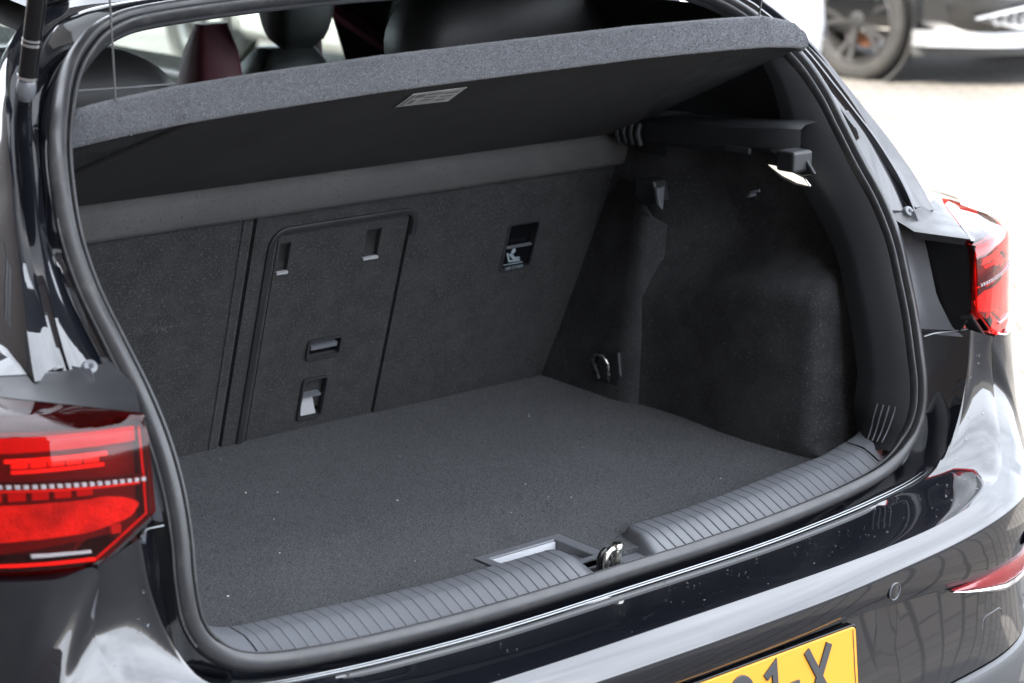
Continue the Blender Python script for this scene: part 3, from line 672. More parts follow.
# finger pull 1: dark frame, horizontal bright bar
def rr_pts(x0, x1, z0, z1, r=.004): return [(x, z) for x, z in rrect(x0, x1, z0, z1, r, 3)]
sframe('pull_frame', rr_pts(.030, .090, .770, .800), .004, -.003, .0015, 'trimd', flap, True)
sframe('pull_bar', [(.036, .7875), (.084, .7875)], .007, -.012, -.001, 'trim', flap)
sframe('pull_back', [(.0315, .785), (.0885, .785)], .029, -.016, -.0115, 'piano', flap)
sframe('pull_frame', rr_pts(.033, .077, .666, .734), .004, -.003, .0015, 'trimd', flap, True)
sframe('pull_back', [(.0345, .700), (.0755, .700)], .068, -.018, -.0135, 'piano', flap)
sframe('pull_bar', [(.037, .704), (.070, .704)], .004, -.012, -.001, 'trim', flap)
lt = MB().add([SPT(.040, .670, -.003), SPT(.068, .670, -.003), SPT(.062, .699, -.013), SPT(.043, .699, -.013)], [[0, 1, 2, 3]])
lt.build('pull_tongue', 'lightgrey', flap, smooth=0)
# tether pocket
pk = sframe('tether_pocket', [(.3865, .902), (.4465, .902)], .079, -.0135, -.0105, 'piano', sbR)
sframe('pocket_rim', rr_pts(.385, .448, .862, .942, .006), .005, -.002, .0015, 'trimd', pk, True)
sframe('pocket_cover', [(.388, .882), (.445, .882)], .036, -.010, -.004, 'piano', pk)
sframe('pocket_hinge', [(.390, .9005), (.443, .9005)], .0025, -.006, -.001, 'trim', pk)
def flat(name, polys, m, parent, d):
    mb = MB()
    for poly in polys: mb.prism([SPT(x, z, d) for x, z in poly], Vector((0, -.95, -.311))*.0004)
    return mb.build(name, m, parent, smooth=0)
# child-seat pictogram: head, body, seat back, base line
ic = [[(.4085+.0045*math.cos(R(a)), .8925+.0045*math.sin(R(a))) for a in range(0, 360, 40)],
      [(.4000, .8870), (.4060, .8900), (.4135, .8810), (.4250, .8800), (.4250, .8770), (.4120, .8765)],
      [(.3945, .8900), (.3975, .8905), (.4050, .8765), (.4270, .8755), (.4270, .8730), (.4030, .8735)],
      [(.3930, .8705), (.4330, .8705), (.4330, .8692), (.3930, .8692)]]
flat('child_seat_icon', ic, 'iconw', pk, -.0035)
txt = []
x = .394
for ch in 'TOPTETHER':
    segs = {'T': [(0, 1, 1, 1), (.5, 0, .5, 1)], 'O': [(0, 0, 0, 1), (1, 0, 1, 1), (0, 1, 1, 1), (0, 0, 1, 0)], 'P': [(0, 0, 0, 1), (0, 1, 1, 1), (1, .5, 1, 1), (0, .5, 1, .5)],
            'E': [(0, 0, 0, 1), (0, 1, 1, 1), (0, .5, .8, .5), (0, 0, 1, 0)], 'H': [(0, 0, 0, 1), (1, 0, 1, 1), (0, .5, 1, .5)], 'R': [(0, 0, 0, 1), (0, 1, 1, 1), (1, .5, 1, 1), (0, .5, 1, .5), (.4, .5, 1, 0)]}[ch]
    for a, b, c_, d_ in segs:
        W_, H2 = .0028, .0045; p = (x+a*W_, .8635+b*H2); q = (x+c_*W_, .8635+d_*H2); t_ = .0003
        if abs(p[0]-q[0]) < 1e-6: txt.append([(p[0]-t_, p[1]), (p[0]+t_, p[1]), (q[0]+t_, q[1]), (q[0]-t_, q[1])])
        else: txt.append([(p[0], p[1]-t_), (q[0], q[1]-t_), (q[0], q[1]+t_), (p[0], p[1]+t_)])
    x += .0040
    if ch == 'P': x += .0015
flat('icon_text', txt, 'iconw', pk, .0018)
# pale scuff on the left seat back: many tiny rubbed fibres
sc = MB()
for i in range(520):
    t = random.random(); x = -.222-.075*(1-t); z = .868+.010*math.sin(t*3)-.004+random.gauss(0, .0035+.004*t); x += random.gauss(0, .004)
    if random.random() < .25+.75*t:
        a = random.uniform(0, 3); l = random.uniform(.0006, .0016)
        sc.add([SPT(x, z, .0008), SPT(x+l*math.cos(a), z+l*math.sin(a), .0014), SPT(x+.0004, z+.0004, .0008)], [[0, 1, 2]])
sc.build('scuff', 'fibrel', sbL, smooth=0, kind='stuff', fix=False)
# seat-top roll
rows = []
for x in np.linspace(-.66, .635, 40):
    wob = .0012*math.sin(x*23)+.0008*math.sin(x*61)
    pr_ = [(1.025, -.002), (1.024, .008), (1.027, .014), (1.034, .0165+wob), (1.050, .0155+wob), (1.064, .013), (1.071, .008), (1.076, -.004)]
    rows.append([SPT(x, z, d) for z, d in pr_])
MB().loft(rows, cap=True).build('shelf_rail', 'rail', car, smooth=60)

# ---- side linings
def lining(sg):
    ys = np.concatenate([np.linspace(.075, .12, 4), np.linspace(.15, .76, 26)]); zs_ = np.linspace(.640, 1.12, 30); rows = []
    for y in ys:
        r_ = []
        for z in zs_:
            sm = lambda t: (lambda c: c*c*(3-2*c))(min(1, max(0, t)))
            base = .538+(z-.645)*.06
            arch = sm((.60-y)/.06)*sm((y-.105)/.05)*sm((.935-z+.03*math.sin(y*9))/.085)
            low_ = sm((z-.655)/.02)
            xx_ = base+.075*interp(y, [.40, .52], [1, .35])*(1-arch)*low_+.006*math.sin(y*17)*arch
            if y > .66: xx_ -= .02*(y-.66)/.1*0
            pf = interp(z, [.68, .88, .98, 1.03, 1.08, 1.13], [0, .024, .068, .104, .151, .189])
            r_.append(Vector((sg*min(xx_, interp(z, [.7, .95, 1.0, 1.12], [.66, .64, .62, .605])), max(y, pf+.075), z)))
        rows.append(r_)
    o = MB().loft(rows).build('side_lining', 'felt', car, smooth=60); return o
liR = lining(1); liL = lining(-1)
# vertical corner strip next to seat back with lashing eye
for sg in (1,):
    st_ = MB().loft([[Vector((sg*(.545+(z-.645)*k_-d), y, min(z, interp(y, [.46, .56], [.885, 1.0])))) for y, d, k_ in ((.76, .012, .20), (.60, .018, .16), (.565, .020, .13), (.54, .016, .10), (.52, .006, .08), (.505, -.02, .07))] for z in np.linspace(.645, 1.00, 30)])
    st_.build('corner_panel', 'felt', car, smooth=50)
    base_ = MB().prism([(.528, .600, .672), (.528, .555, .672), (.528, .548, .690), (.530, .556, .728), (.530, .595, .728), (.528, .606, .700)], (.010, 0, 0)); base_.build('lashing_base', 'trimd', car, smooth=0, bevel=.003)
    MB().tube([(.520, .590, .680), (.512, .596, .712), (.508, .585, .724), (.508, .568, .724), (.512, .560, .712), (.520, .565, .680)], .0024, 8).build('lashing_eye', 'steel', car, smooth=60)
# shelf support ledges + pillar trim on both sides
def ledge_side(sg):
    rows = []
    for y, z, xi in ((.62, 1.092, .575), (.50, 1.112, .545), (.40, 1.118, .535), (.33, 1.126, .532), (.27, 1.132, .532), (.225, 1.137, .536), (.20, 1.136, .556)):
        xi += .060*(sg < 0); xo = max(xi+.01, interp(y, [.2, .3, .5], [.592, .60, .66])); rows.append([Vector((sg*xo, y, z+.004)), Vector((sg*(xi+.01), y, z+.002)), Vector((sg*xi, y, z-.004)), Vector((sg*xi, y, z-.032)), Vector((sg*(xi+.012), y, z-.040)), Vector((sg*(xo-.004), y, z-.046))])
    MB().loft(rows).build('shelf_ledge', 'trimd', car, smooth=45)
    # upper lining above the ledge up to the roof
    rows = []
    for y in (.24, .32, .42, .55, .80):
        rows.append([Vector((sg*interp(y, [.2, .3, .5], [.590, .60, .66]), y, 1.075)), Vector((sg*interp(y, [.2, .3, .5], [.590, .60, .66]), y, 1.13)), Vector((sg*.602, max(y, .26), 1.20)), Vector((sg*.575, max(y, .32), 1.25)), Vector((sg*.54, max(y, .38), 1.30))])
    MB().loft(rows).build('upper_lining', 'trimd', car, smooth=50)
for sg in (1, -1): ledge_side(sg)
# D-pillar trim ring: from seal inward and forward into the boot
def ring(p):
    d = interp(p.z, [.70, .80, 1.0, 1.12, 1.2, 1.3], [.030, .022, .022, .024, .014, .002])
    return d
rows = []
for p, I, n in FR:
    d = ring(p)
    f = interp(p.z, [1.15, 1.30], [1, .22])
    d *= .85
    if p.z > .684: rows.append([p+I*.005-n*.006, p+I*(.005+.005*f)-n*.002, p+I*(.006+.008*f)-n*.005, p+I*(.006+.008*f+d*.5)-n*(.010*f+d*.8), p+I*(.006+.008*f+d)-n*(.014*f+d*1.6), p+I*(.006+.010*f+d)-n*(.020*f+d*1.8), p+I*(.006+.006*f+d)-n*(.050*f+d*1.8), p-I*.02-n*(.06*f+d*1.8)])
_k = next(i for i, f in enumerate([f for f in FR if f[0].z > .684]) if f[0].x < 0)
MB().loft(rows).build('pillar_trim', 'trimd', car, smooth=50)
# embossed ribs in the lower trim corners
for sg in (1,):
    half = [f for f in FR if f[0].x*sg > .5 and .688 < f[0].z < .752]; half.sort(key=lambda f: f[0].z)
    for k in range(4):
        a, b = .34+.14*k, .0
        pts = []
        for q, (p, I, n) in enumerate(half):
            t = q/(len(half)-1)
            if not (.05 < t < .95): continue
            d = ring(p)*.85; u = .36+.18*k; pts.append(p+I*(.014+d*u)-n*interp(u, [0, .5, 1], [.005, .010+d*.8, .014+d*1.6])+n*.0014)
        if len(pts) > 2: MB().tube(pts, .0012, 6).build('embossed_rib', 'trim', car, smooth=60)

# ---- sill trim (two raised treads either side of the striker) with individual ribs
def sill_prof(x):
    ax = abs(x); yo = interp(ax, [0, .2, .42], [-.010, -.009, 0]); zl = interp(ax, [0, .2, .3, .42, .5, .56], [-.007, -.006, -.003, .003, .008, .022])
    return [(a_+yo, b_) for a_, b_ in [(.004, .640+zl), (.006, .6505+zl), (.018, .6560+zl), (.034, .6635+zl), (.0475, .6685+zl), (.0515, .6692+zl), (.078, .6700+zl), (.083, .669+zl), (.087, .664+zl), (.088, .628)]]
def tread(x0, x1, endcap):
    rows = []
    xs = [x for x in np.linspace(x0, x1, 36)]
    for i, x in enumerate(xs):
        f = 1.0
        rows.append([Vector((x, y+.004*abs(x)**2, z)) for y, z in sill_prof(x)])
    return rows
zf = .632
rL = tread(-.505, -.035, 0)
# left tread tapers down towards the striker
for x, f in ((-.025, .97), (-.016, .85), (-.008, .6), (-.002, .3), (.000, .0)):
    rL.append([Vector((x, y, zf+(z-zf)*f if z > zf else z)) for y, z in sill_prof(x)])
sL = MB().loft(rL, cap=True).build('sill_trim', 'trim', car, smooth=40, bevel=0)
rR = []
for x, f, k in ((.078, 0, 0), (.084, .4, 0), (.090, .8, 0), (.0925, .94, 0), (.096, 1, 0), (.104, 1, 0)):
    rR.append([Vector((x+.018*((y-.013)/.075), y, zf+(z-zf)*f if z > zf else z)) for y, z in sill_prof(x)])
rR += tread(.115, .545, 0)
sR = MB().loft(rR, cap=True).build('sill_trim', 'trim', car, smooth=40)
def ribmesh():
    p = sill_prof(0)[1:9]; rows = []
    for (y, z) in p:
        rows.append([Vector((-.0011, y-.0004, z-.0003)), Vector((-.0006, y-.0010, z+.0008)), Vector((.0006, y-.0010, z+.0008)), Vector((.0011, y-.0004, z-.0003))])
    me = mesh(MB().loft(rows).V, MB().loft(rows).F); me.materials.append(M['trim']); me.polygons.foreach_set('use_smooth', [True]*len(me.polygons)); return me
rm = ribmesh(); base_z = sill_prof(0)[5][1]; base_y = sill_prof(0)[5][0]
n_r = 0
for par, xs in ((sL, np.arange(-.492, -.032, .0168)), (sR, np.arange(.112, .542, .0172))):
    for x in xs:
        o = bpy.data.objects.new('rib', rm); col.objects.link(o); o.parent = par; o.location = (float(x), .004*x*x+sill_prof(x)[5][0]-base_y, sill_prof(x)[5][1]-base_z+.0001)
# base plate of the sill under treads (continuous, incl. corners) and striker pit
rows = []
for p, I, n in FR:
    if p.z < .70: pass
lowp = [f for f in FR if f[0].z < .745 and True]
lowp.sort(key=lambda f: f[0].x)
rows = []
for p, I, n in sorted([f for f in FR if f[0].z < .72], key=lambda f: f[0].x):
    rows.append([p+I*.002-n*.012, p+I*.004-n*.012, Vector((p.x*.985, .040, interp(abs(p.x), [0, .2, .42, .5, .6], [.6405, .6415, .648, .655, .69]))), Vector((p.x*.965, .086, interp(abs(p.x), [0, .2, .42, .5, .6], [.6395, .6405, .647, .650, .67])))])
MB().loft(rows).build('sill_base', 'trim', car, smooth=50)
# corner pieces of the sill trim beyond the joints
for sg in (1, -1):
    rws = []
    for k in range(9):
        t = k/8; x = (.508 if sg < 0 else .548)+t*.05; prof_ = sill_prof(min(x, .56)); lift = .010*t*t
        rws.append([Vector((sg*(x+.02*t*(1-j/9)), y+.02*t*t*(j/9), z+lift*(1 if j < 8 else .3))) for j, (y, z) in enumerate(prof_)])
    MB().loft(rws).build('sill_corner', 'trim', car, smooth=50)
# striker
MB().box((-.004, -.002, .630), (.046, .026, .6435)).build('striker_base', 'trimd', car, smooth=0, bevel=.002)
MB().tube([(.028, .010, .636), (.028, .010, .663), (.029, .010, .668)], .0070, 16).build('striker', 'steel', car, smooth=60)
MB().tube([(.029, .010, .667), (.029, .010, .671), (.029, .010, .675)], [.0082, .0084, .0070], 16).build('striker_cap', 'steel', car, smooth=40)
MB().tube([(.008, .008, .636), (.008, .008, .658), (.010, .008, .664), (.015, .009, .668), (.024, .010, .669)], .0048, 12).build('striker_loop', 'steel', car, smooth=60)
MB().tube([(.001, .012, .636), (.001, .012, .660), (.005, .012, .667), (.012, .012, .670)], .0035, 8).build('striker_guard', 'piano', car, smooth=60)

# ---- details on the right lining
bl = MB().prism([(.530, .240, 1.100), (.530, .165, 1.096), (.534, .150, 1.075), (.534, .175, 1.070), (.532, .225, 1.088)], (.006, 0, 0)); bl = bl.build('shelf_rest_block', 'trimd', car, smooth=0, bevel=.004)
pr_ = MB().box((.505, .165, 1.078), (.545, .200, 1.108)); pr_.build('shelf_rest', 'trimd', car, smooth=0, bevel=.004)
MB().box((.527, .275, 1.088), (.534, .325, 1.098)).build('ledge_slot', 'trimd', car, smooth=0, bevel=.002)
MB().prism([(.540, .250, 1.076), (.540, .222, 1.075), (.546, .182, 1.064), (.546, .170, 1.054), (.546, .195, 1.055), (.544, .222, 1.062)], (.004, 0, 0)).build('boot_lamp', 'boot_light', car, smooth=0, bevel=.001)
MB().tube([(.5395, .254, 1.078), (.5395, .222, 1.0775), (.545, .181, 1.066), (.545, .168, 1.053), (.545, .196, 1.0525), (.543, .223, 1.0600), (.5395, .254, 1.078)], .0015, 6).build('lamp_bezel', 'trimd', car)
MB().tube([(.57, .300, 1.020), (.552, .297, 1.020), (.545, .292, 1.022), (.540, .280, 1.030), (.545, .268, 1.034)], .0022, 8).build('bag_hook', 'trim', car, smooth=60)
hk = MB().prism([(.530, .520, 1.02), (.530, .480, 1.02), (.533, .475, .985), (.536, .505, .975), (.533, .528, .99)], (.03, 0, 0)); hk.build('hook_recess', 'trimd', car, smooth=0, bevel=.004)
MB().prism([(.520, .462, 1.012), (.520, .455, .985), (.528, .455, .978), (.545, .47, 1.012)], (0, .006, 0)).build('coat_hook', 'trim', car, smooth=0, bevel=.001)
MB().loft([[Vector((.60, .60, z)), Vector((.575, .56, z)), Vector((.575, .50, z))] for z in (1.05, 1.10)]).build('hinge_cover', 'trimd', car)
for k in range(4): MB().tube([(.552, .585-.016*k, 1.100), (.545, .582-.016*k, 1.085), (.550, .580-.016*k, 1.068)], .006, 8).build('shelf_pivot', 'trimd', car, smooth=60)
# left side: pale latch tab near the seal
MB().prism([(-.586, .195, 1.026), (-.579, .178, 1.024), (-.575, .165, 1.002), (-.582, .172, .998)], (.006, 0, 0)).build('side_clip', 'lightgrey', car, smooth=0, bevel=.002)

# ---- parcel shelf
SN = Vector((0, .16, .365)).normalized(); SD = Vector((0, -.365, .16)).normalized()      # normal, rearward direction
def shp(x, s, h=0): return Vector((x, .6, 1.078))+SD*s+SN*h
def rear_s(x):        # bowed rear edge
    return interp(abs(x), [0, .2, .36, .45, .52, .56, .578], [.474, .473, .458, .444, .420, .400, .378])+.07*x
xsn = np.linspace(-.604, .578, 60)
rows_t = []; rows_b = []
V_ = []
rows = []
for x in xsn:
    s1 = rear_s(x); hw = 1
    rows.append([shp(x*.98, 0, .004), shp(x, s1*.5, .004), shp(x, s1-.012, .004), shp(x, s1-.012, .014), shp(x, s1*.5, .014), shp(x*.98, 0, .014)])
shelf = MB().loft(rows, cv=True, cap=True).build('parcel_shelf', 'felt', car, smooth=40)
# thicker core below (narrower towards the rear)
core = MB().prism([shp(-.60, 0, -.001), shp(-.52, .12, -.001), shp(-.44, .36, -.001)]+[shp(x, rear_s(x)-.014, -.001) for x in np.linspace(-.42, .36, 12)]+[shp(.39, .40, -.001), shp(.47, .20, -.001), shp(.56, .06, -.001), shp(.60, 0, -.001)], SN*.010)
core.build('shelf_underside', 'feltunder', shelf, smooth=0, bevel=.003)
rows = []
lipP = [(-.018, 0), (-.012, -.004), (-.004, -.005), (.001, -.001), (.003, .010), (.004, .022), (.002, .034), (-.004, .040), (-.012, .040), (-.018, .036)]
ends = []
for i, x in enumerate(xsn):
    s1 = rear_s(x); th = interp(abs(x), [0, .45, .53, .575], [1, 1, .85, .35]) if x > 0 else interp(abs(x), [0, .5, .56, .575], [1, 1, .96, .90])
    dx = (rear_s(x+.01)-rear_s(x-.01))/.02
    rows.append([shp(x, s1, 0)+SD*a+SN*(b*th) for a, b in lipP])
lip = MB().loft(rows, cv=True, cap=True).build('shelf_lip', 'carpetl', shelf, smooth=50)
# warning label on the underside
labn = on(395, 107, shp(0, .3, -.0015), SN); 
def lab(x, y): return on(x, y, shp(0, .3, -.0018), SN)
LQ = [Vector((.0, 0, 0))]
c0, c1, c2, c3 = lab(395, 107), lab(413, 94), lab(467, 87), lab(448, 101)
def q4(u, v, h=0): return (c0*(1-u)+c3*u)*(1-v)+(c1*(1-u)+c2*u)*v-SN*h
stk = MB().prism([q4(0, 0), q4(1, 0), q4(1, 1), q4(0, 1)], -SN*.0004).build('warning_label', 'white', shelf, smooth=0)
mk = MB()
for (u0, u1, v0, v1) in ((.04, .10, .1, .9), (.13, .30, .62, .88), (.14, .24, .15, .5), (.35, .62, .75, .85), (.35, .58, .52, .62), (.35, .60, .3, .4), (.66, .93, .7, .8), (.66, .9, .45, .55), (.66, .85, .2, .3)):
    mk.add([q4(u0, v0, .0006), q4(u1, v0, .0006), q4(u1, v1, .0006), q4(u0, v1, .0006)], [[0, 1, 2, 3]])
mk.build('label_print', 'printgrey', stk, smooth=0)
# cords
cp = shp(-.455, .405, .04); tp = Vector((-.485, .30, 1.80))
for sg in (-1, 1):
    a = Vector((sg*.52, .262, 1.262)); b = Vector((sg*.56, .20, 1.78))
    cords = [a.lerp(b, t)+Vector((0, 0, 0)) for t in np.linspace(0, 1, 12)]
    MB().tube(cords, .0014, 6).build('shelf_cord', 'string', car, smooth=60)

# ---- tailgate (raised, above the frame; seen only in reflections and as shade), gas struts
tgp = [(.47, 1.425), (.40, 1.50), (.10, 1.83), (.00, 1.90), (-.36, 1.965), (-.40, 1.955)]
def tail_row(hw): return None
rows = []
for y, z, hw in ((.48, 1.42, .52), (.42, 1.48, .56), (.28, 1.64, .60), (.10, 1.83, .63), (.00, 1.90, .64), (-.18, 1.93, .62), (-.36, 1.95, .58), (-.40, 1.94, .54)):
    rows.append([Vector((x*hw, y, z+.03*(1-x*x)*.3)) for x in np.linspace(-1, 1, 11)])
outer_ = MB().loft(rows).build('tailgate', 'paint', car, smooth=50)
rows2 = [[v+Vector((0, -.035, -.045)) for v in r] for r in rows[1:]]
wn = [r[2:9] for r in rows2[0:3]]
fr_ = MB(); nR = len(rows2)
for i in range(nR-1):
    for j in range(10):
        if i < 2 and 2 <= j < 8: continue
        fr_.add([rows2[i][j], rows2[i][j+1], rows2[i+1][j+1], rows2[i+1][j]], [[0, 1, 2, 3]])
fr_.build('tailgate_trim', 'trimd', outer_, smooth=40, merge=.0001)
edge = MB()
for r1, r2 in zip(rows[1:], rows[2:]): pass
eo = [r[0] for r in rows[1:]]+list(rows[-1][1:-1])+[r[-1] for r in rows[1:]][::-1]; ei = [r[0] for r in rows2]+list(rows2[-1][1:-1])+[r[-1] for r in rows2][::-1]
edge.loft([eo, ei]).build('tailgate_edge', 'paint', outer_, smooth=40)
for sg in (1, -1):
    hg = MB().prism([(sg*.455, .52, 1.375), (sg*.455, .46, 1.36), (sg*.455, .40, 1.40), (sg*.455, .40, 1.47), (sg*.455, .45, 1.50), (sg*.455, .50, 1.43)], (sg*.03, 0, 0))
    hg.build('tailgate_hinge', 'paint', car, smooth=0, bevel=.004)
    if sg > 0: continue
    A = Vector((sg*.614, .296, 1.278)); Bv = Vector((sg*.585, .175, 1.74)); D = (Bv-A).normalized()
    st = MB().tube([A+D*.022, A+D*.30], .0108, 16).build('gas_strut', 'piano', car, smooth=50)
    MB().tube([A+D*.30, Bv], .0045, 12).build('strut_rod', 'chrome', st, smooth=50)
    MB().tube([A+D*.018, A+D*.0215], .0118, 16).build('strut_collar', 'chrome', st, smooth=50)
    MB().tube([A+D*.057, A+D*.060], .0114, 16).build('strut_collar', 'chrome', st, smooth=50)
    MB().tube([A+D*.0625, A+D*.065], .0114, 16).build('strut_collar', 'chrome', st, smooth=50)
    MB().lathe([(0, .014), (.008, .013), (.0105, .008), (.0115, 0), (.0105, -.008), (.007, -.014)], A+D*.006, D, 20).build('ball_socket', 'trim', st, smooth=60)
    MB().tube([A, A+D*.036], [.008, .0085], 14).build('strut_end', 'satin', st, smooth=50)

# ---- seats
def cushion(name, x0, x1, y0, y1, z0, z1, m, parent, bulge=.02, lean=0, lbl=None, taper=0):
    rows = []; nz = 12; nx = 16
    for i in range(nz+1):
        t = i/nz; z = z0+(z1-z0)*t; r_ = []
        sc_ = 1-taper*t*t; s2 = math.sin(math.pi*min(max(t, .0), 1))**.35 if 0 < t < 1 else .25
        cx = (x0+x1)/2; hw = (x1-x0)/2*sc_; cy = (y0+y1)/2-lean*t; hy = (y1-y0)/2
        for j in range(nx):
            a = 2*math.pi*j/nx; ca, sa = math.cos(a), math.sin(a); e = .45
            r_.append(Vector((cx+hw*(.35+.65*s2)*math.copysign(abs(ca)**e, ca), cy+hy*s2*math.copysign(abs(sa)**e, sa), z)))
        rows.append(r_)
    return MB().loft(rows, cv=True, cap=True).build(name, m, parent, smooth=60, label=lbl)
for x0, x1, zt_ in ((-.66, -.185, 1.275), (.215, .66, 1.34)):
    h = cushion('headrest', x0, x1, .64, .80, 1.13, zt_, 'leather', car, taper=.12)
MB().tube([(x, .6445+.004*abs((x+.42)/.2)**3, 1.222+.004*math.sin(x*9)) for x in np.linspace(-.62, -.215, 14)], .0016, 6).build('headrest_piping', 'lightgrey', car)
cushion('seat_cushion_top', -.62, .62, .68, .86, 1.0, 1.15, 'leather', car)
cushion('rear_seat', -.62, .62, .80, 1.30, .45, .66, 'leather', car)
for cx, hw, hh in ((-.37, .26, .14), (.475, .135, .065)):
    s_ = cushion('front_seat', cx-hw, cx+hw, 1.42, 1.62, .60, 1.15, 'leather', car, lean=.10, taper=.2)
    cushion('front_headrest', cx-hh-.02, cx+hh-.02, 1.30, 1.40, 1.155, 1.34, 'leather', s_)
cushion('seat_bolster', .27, .39, 1.44, 1.56, .6, 1.20, 'maroon', car, lean=.06)
MB().tube([(.655, 1.60, 1.38), (.60, 1.52, 1.15), (.56, 1.45, .98)], .022, 8).build('seat_belt', 'maroon', car)

# ---- fine fibres standing on the carpets
def fibres(name, pts, nors, m, parent, L0=.0012, L1=.0035, wd=.00022):
    n = len(pts); d = nors+rng.normal(0, .75, (n, 3)); d /= np.linalg.norm(d, axis=1)[:, None]
    l = rng.uniform(L0, L1, n)[:, None]; s = np.cross(d, rng.normal(0, 1, (n, 3))); s /= np.linalg.norm(s, axis=1)[:, None]
    V = np.empty((n*3, 3)); V[0::3] = pts-s*wd-nors*.0003; V[1::3] = pts+s*wd-nors*.0003; V[2::3] = pts+d*l
    me = bpy.data.meshes.new('mesh'); me.vertices.add(n*3); me.vertices.foreach_set('co', V.ravel().astype('f'))
    me.loops.add(n*3); me.loops.foreach_set('vertex_index', np.arange(n*3, dtype='i')); me.polygons.add(n); me.polygons.foreach_set('loop_start', np.arange(0, n*3, 3, dtype='i')); me.update(calc_edges=True); me.validate()
    return link(name, me, m, parent, smooth=0, kind='stuff')
n = 230000; P = np.c_[rng.uniform(-.55, .545, n), rng.uniform(.06, .775, n), np.full(n, .6482)]
keep = ~((P[:, 0] > -.105) & (P[:, 0] < .042) & (P[:, 1] < .140)) ; P = P[keep]
fibres('floor_fibres', P, np.tile([0, 0, 1.], (len(P), 1)), 'fibre', floor_c)
n = 60000; X = rng.uniform(-.57, .57, n); Hh = rng.uniform(-.005, .041, n); S1 = np.interp(np.abs(X), [0, .2, .36, .45, .52, .56, .578], [.474, .473, .458, .444, .420, .400, .378])+.07*X
th = np.where(X > 0, np.interp(np.abs(X), [0, .45, .53, .575], [1, 1, .85, .35]), np.interp(np.abs(X), [0, .5, .56, .575], [1, 1, .96, .90]))
A_ = np.interp(Hh, [-.005, -.001, .01, .022, .034, .041], [-.006, .001, .003, .004, .002, -.008])
P = np.array([0, .6, 1.078])+np.outer(X, [1, 0, 0])+np.outer(S1+A_, SD)+np.outer(Hh*th, SN)
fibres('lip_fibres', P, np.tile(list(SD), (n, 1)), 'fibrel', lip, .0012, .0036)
n = 45000; X = rng.uniform(-.60, .62, n); Z = rng.uniform(0, .40, n)
P = np.array(SP)+np.outer(X, [1, 0, 0])+np.outer(Z*SL, SV); 
k = ~((X > fx0-.018) & (X < fx1+.012) & (Z < .355)) & ~((X > .38) & (X < .452) & (Z > .21) & (Z < .30)) & ~((X > -.115) & (X < -.098)); P = P[k]
fibres('seatback_fibres', P, np.tile([0, -.95, -.31], (len(P), 1)), 'fibred', sbR, .0006, .0016)
li = MB()
for i in range(20):
    x, y = random.uniform(-.5, .5), random.uniform(.12, .7); s_ = random.choice((.0008, .0011, .0014)) if i > 2 else .0020; a = random.uniform(0, 3)
    li.prism([Vector((x+s_*math.cos(a+k*1.57)*random.uniform(.6, 1), y+s_*math.sin(a+k*1.57), .6505)) for k in range(4)], (0, 0, s_*.5))
li.build('lint_specks', 'lint', floor_c, smooth=0, kind='stuff')

# ---- droplets on the paint
def drops(name, n, fn, parent, r0=.0008, r1=.0026):
    mb = MB()
    for i in range(n):
        p, nn = fn(); r_ = random.uniform(r0, r1)*random.uniform(.6, 1); nn = nn.normalized(); a = nn.orthogonal().normalized(); b = nn.cross(a); st_ = random.uniform(.8, 1.6)
        rows = [[p+(a*math.cos(2*math.pi*k/8)*st_+b*math.sin(2*math.pi*k/8))*r_*q+nn*r_*h for k in range(8)] for q, h in ((1, -.1), (.85, .3), (.5, .52), (.05, .6))]
        mb.loft(rows, cv=True, cap=True)
    return mb.build(name, 'droplet', parent, smooth=60, kind='stuff')
def on_ledge():
    i = random.randrange(NS-1); t = random.uniform(.12, .92); p = Jr[i].lerp(Er[i], t); p = p+Vector((0, -.0002, .0014)); sx = 1 if random.random() < .75 else -1
    return Vector((p.x*sx, p.y, p.z)), Vector((0, -.25, 1) if i < 50 else (-.3*sx, -.9, .4))
drops('water_drops', 170, on_ledge, car, .0006, .0021)

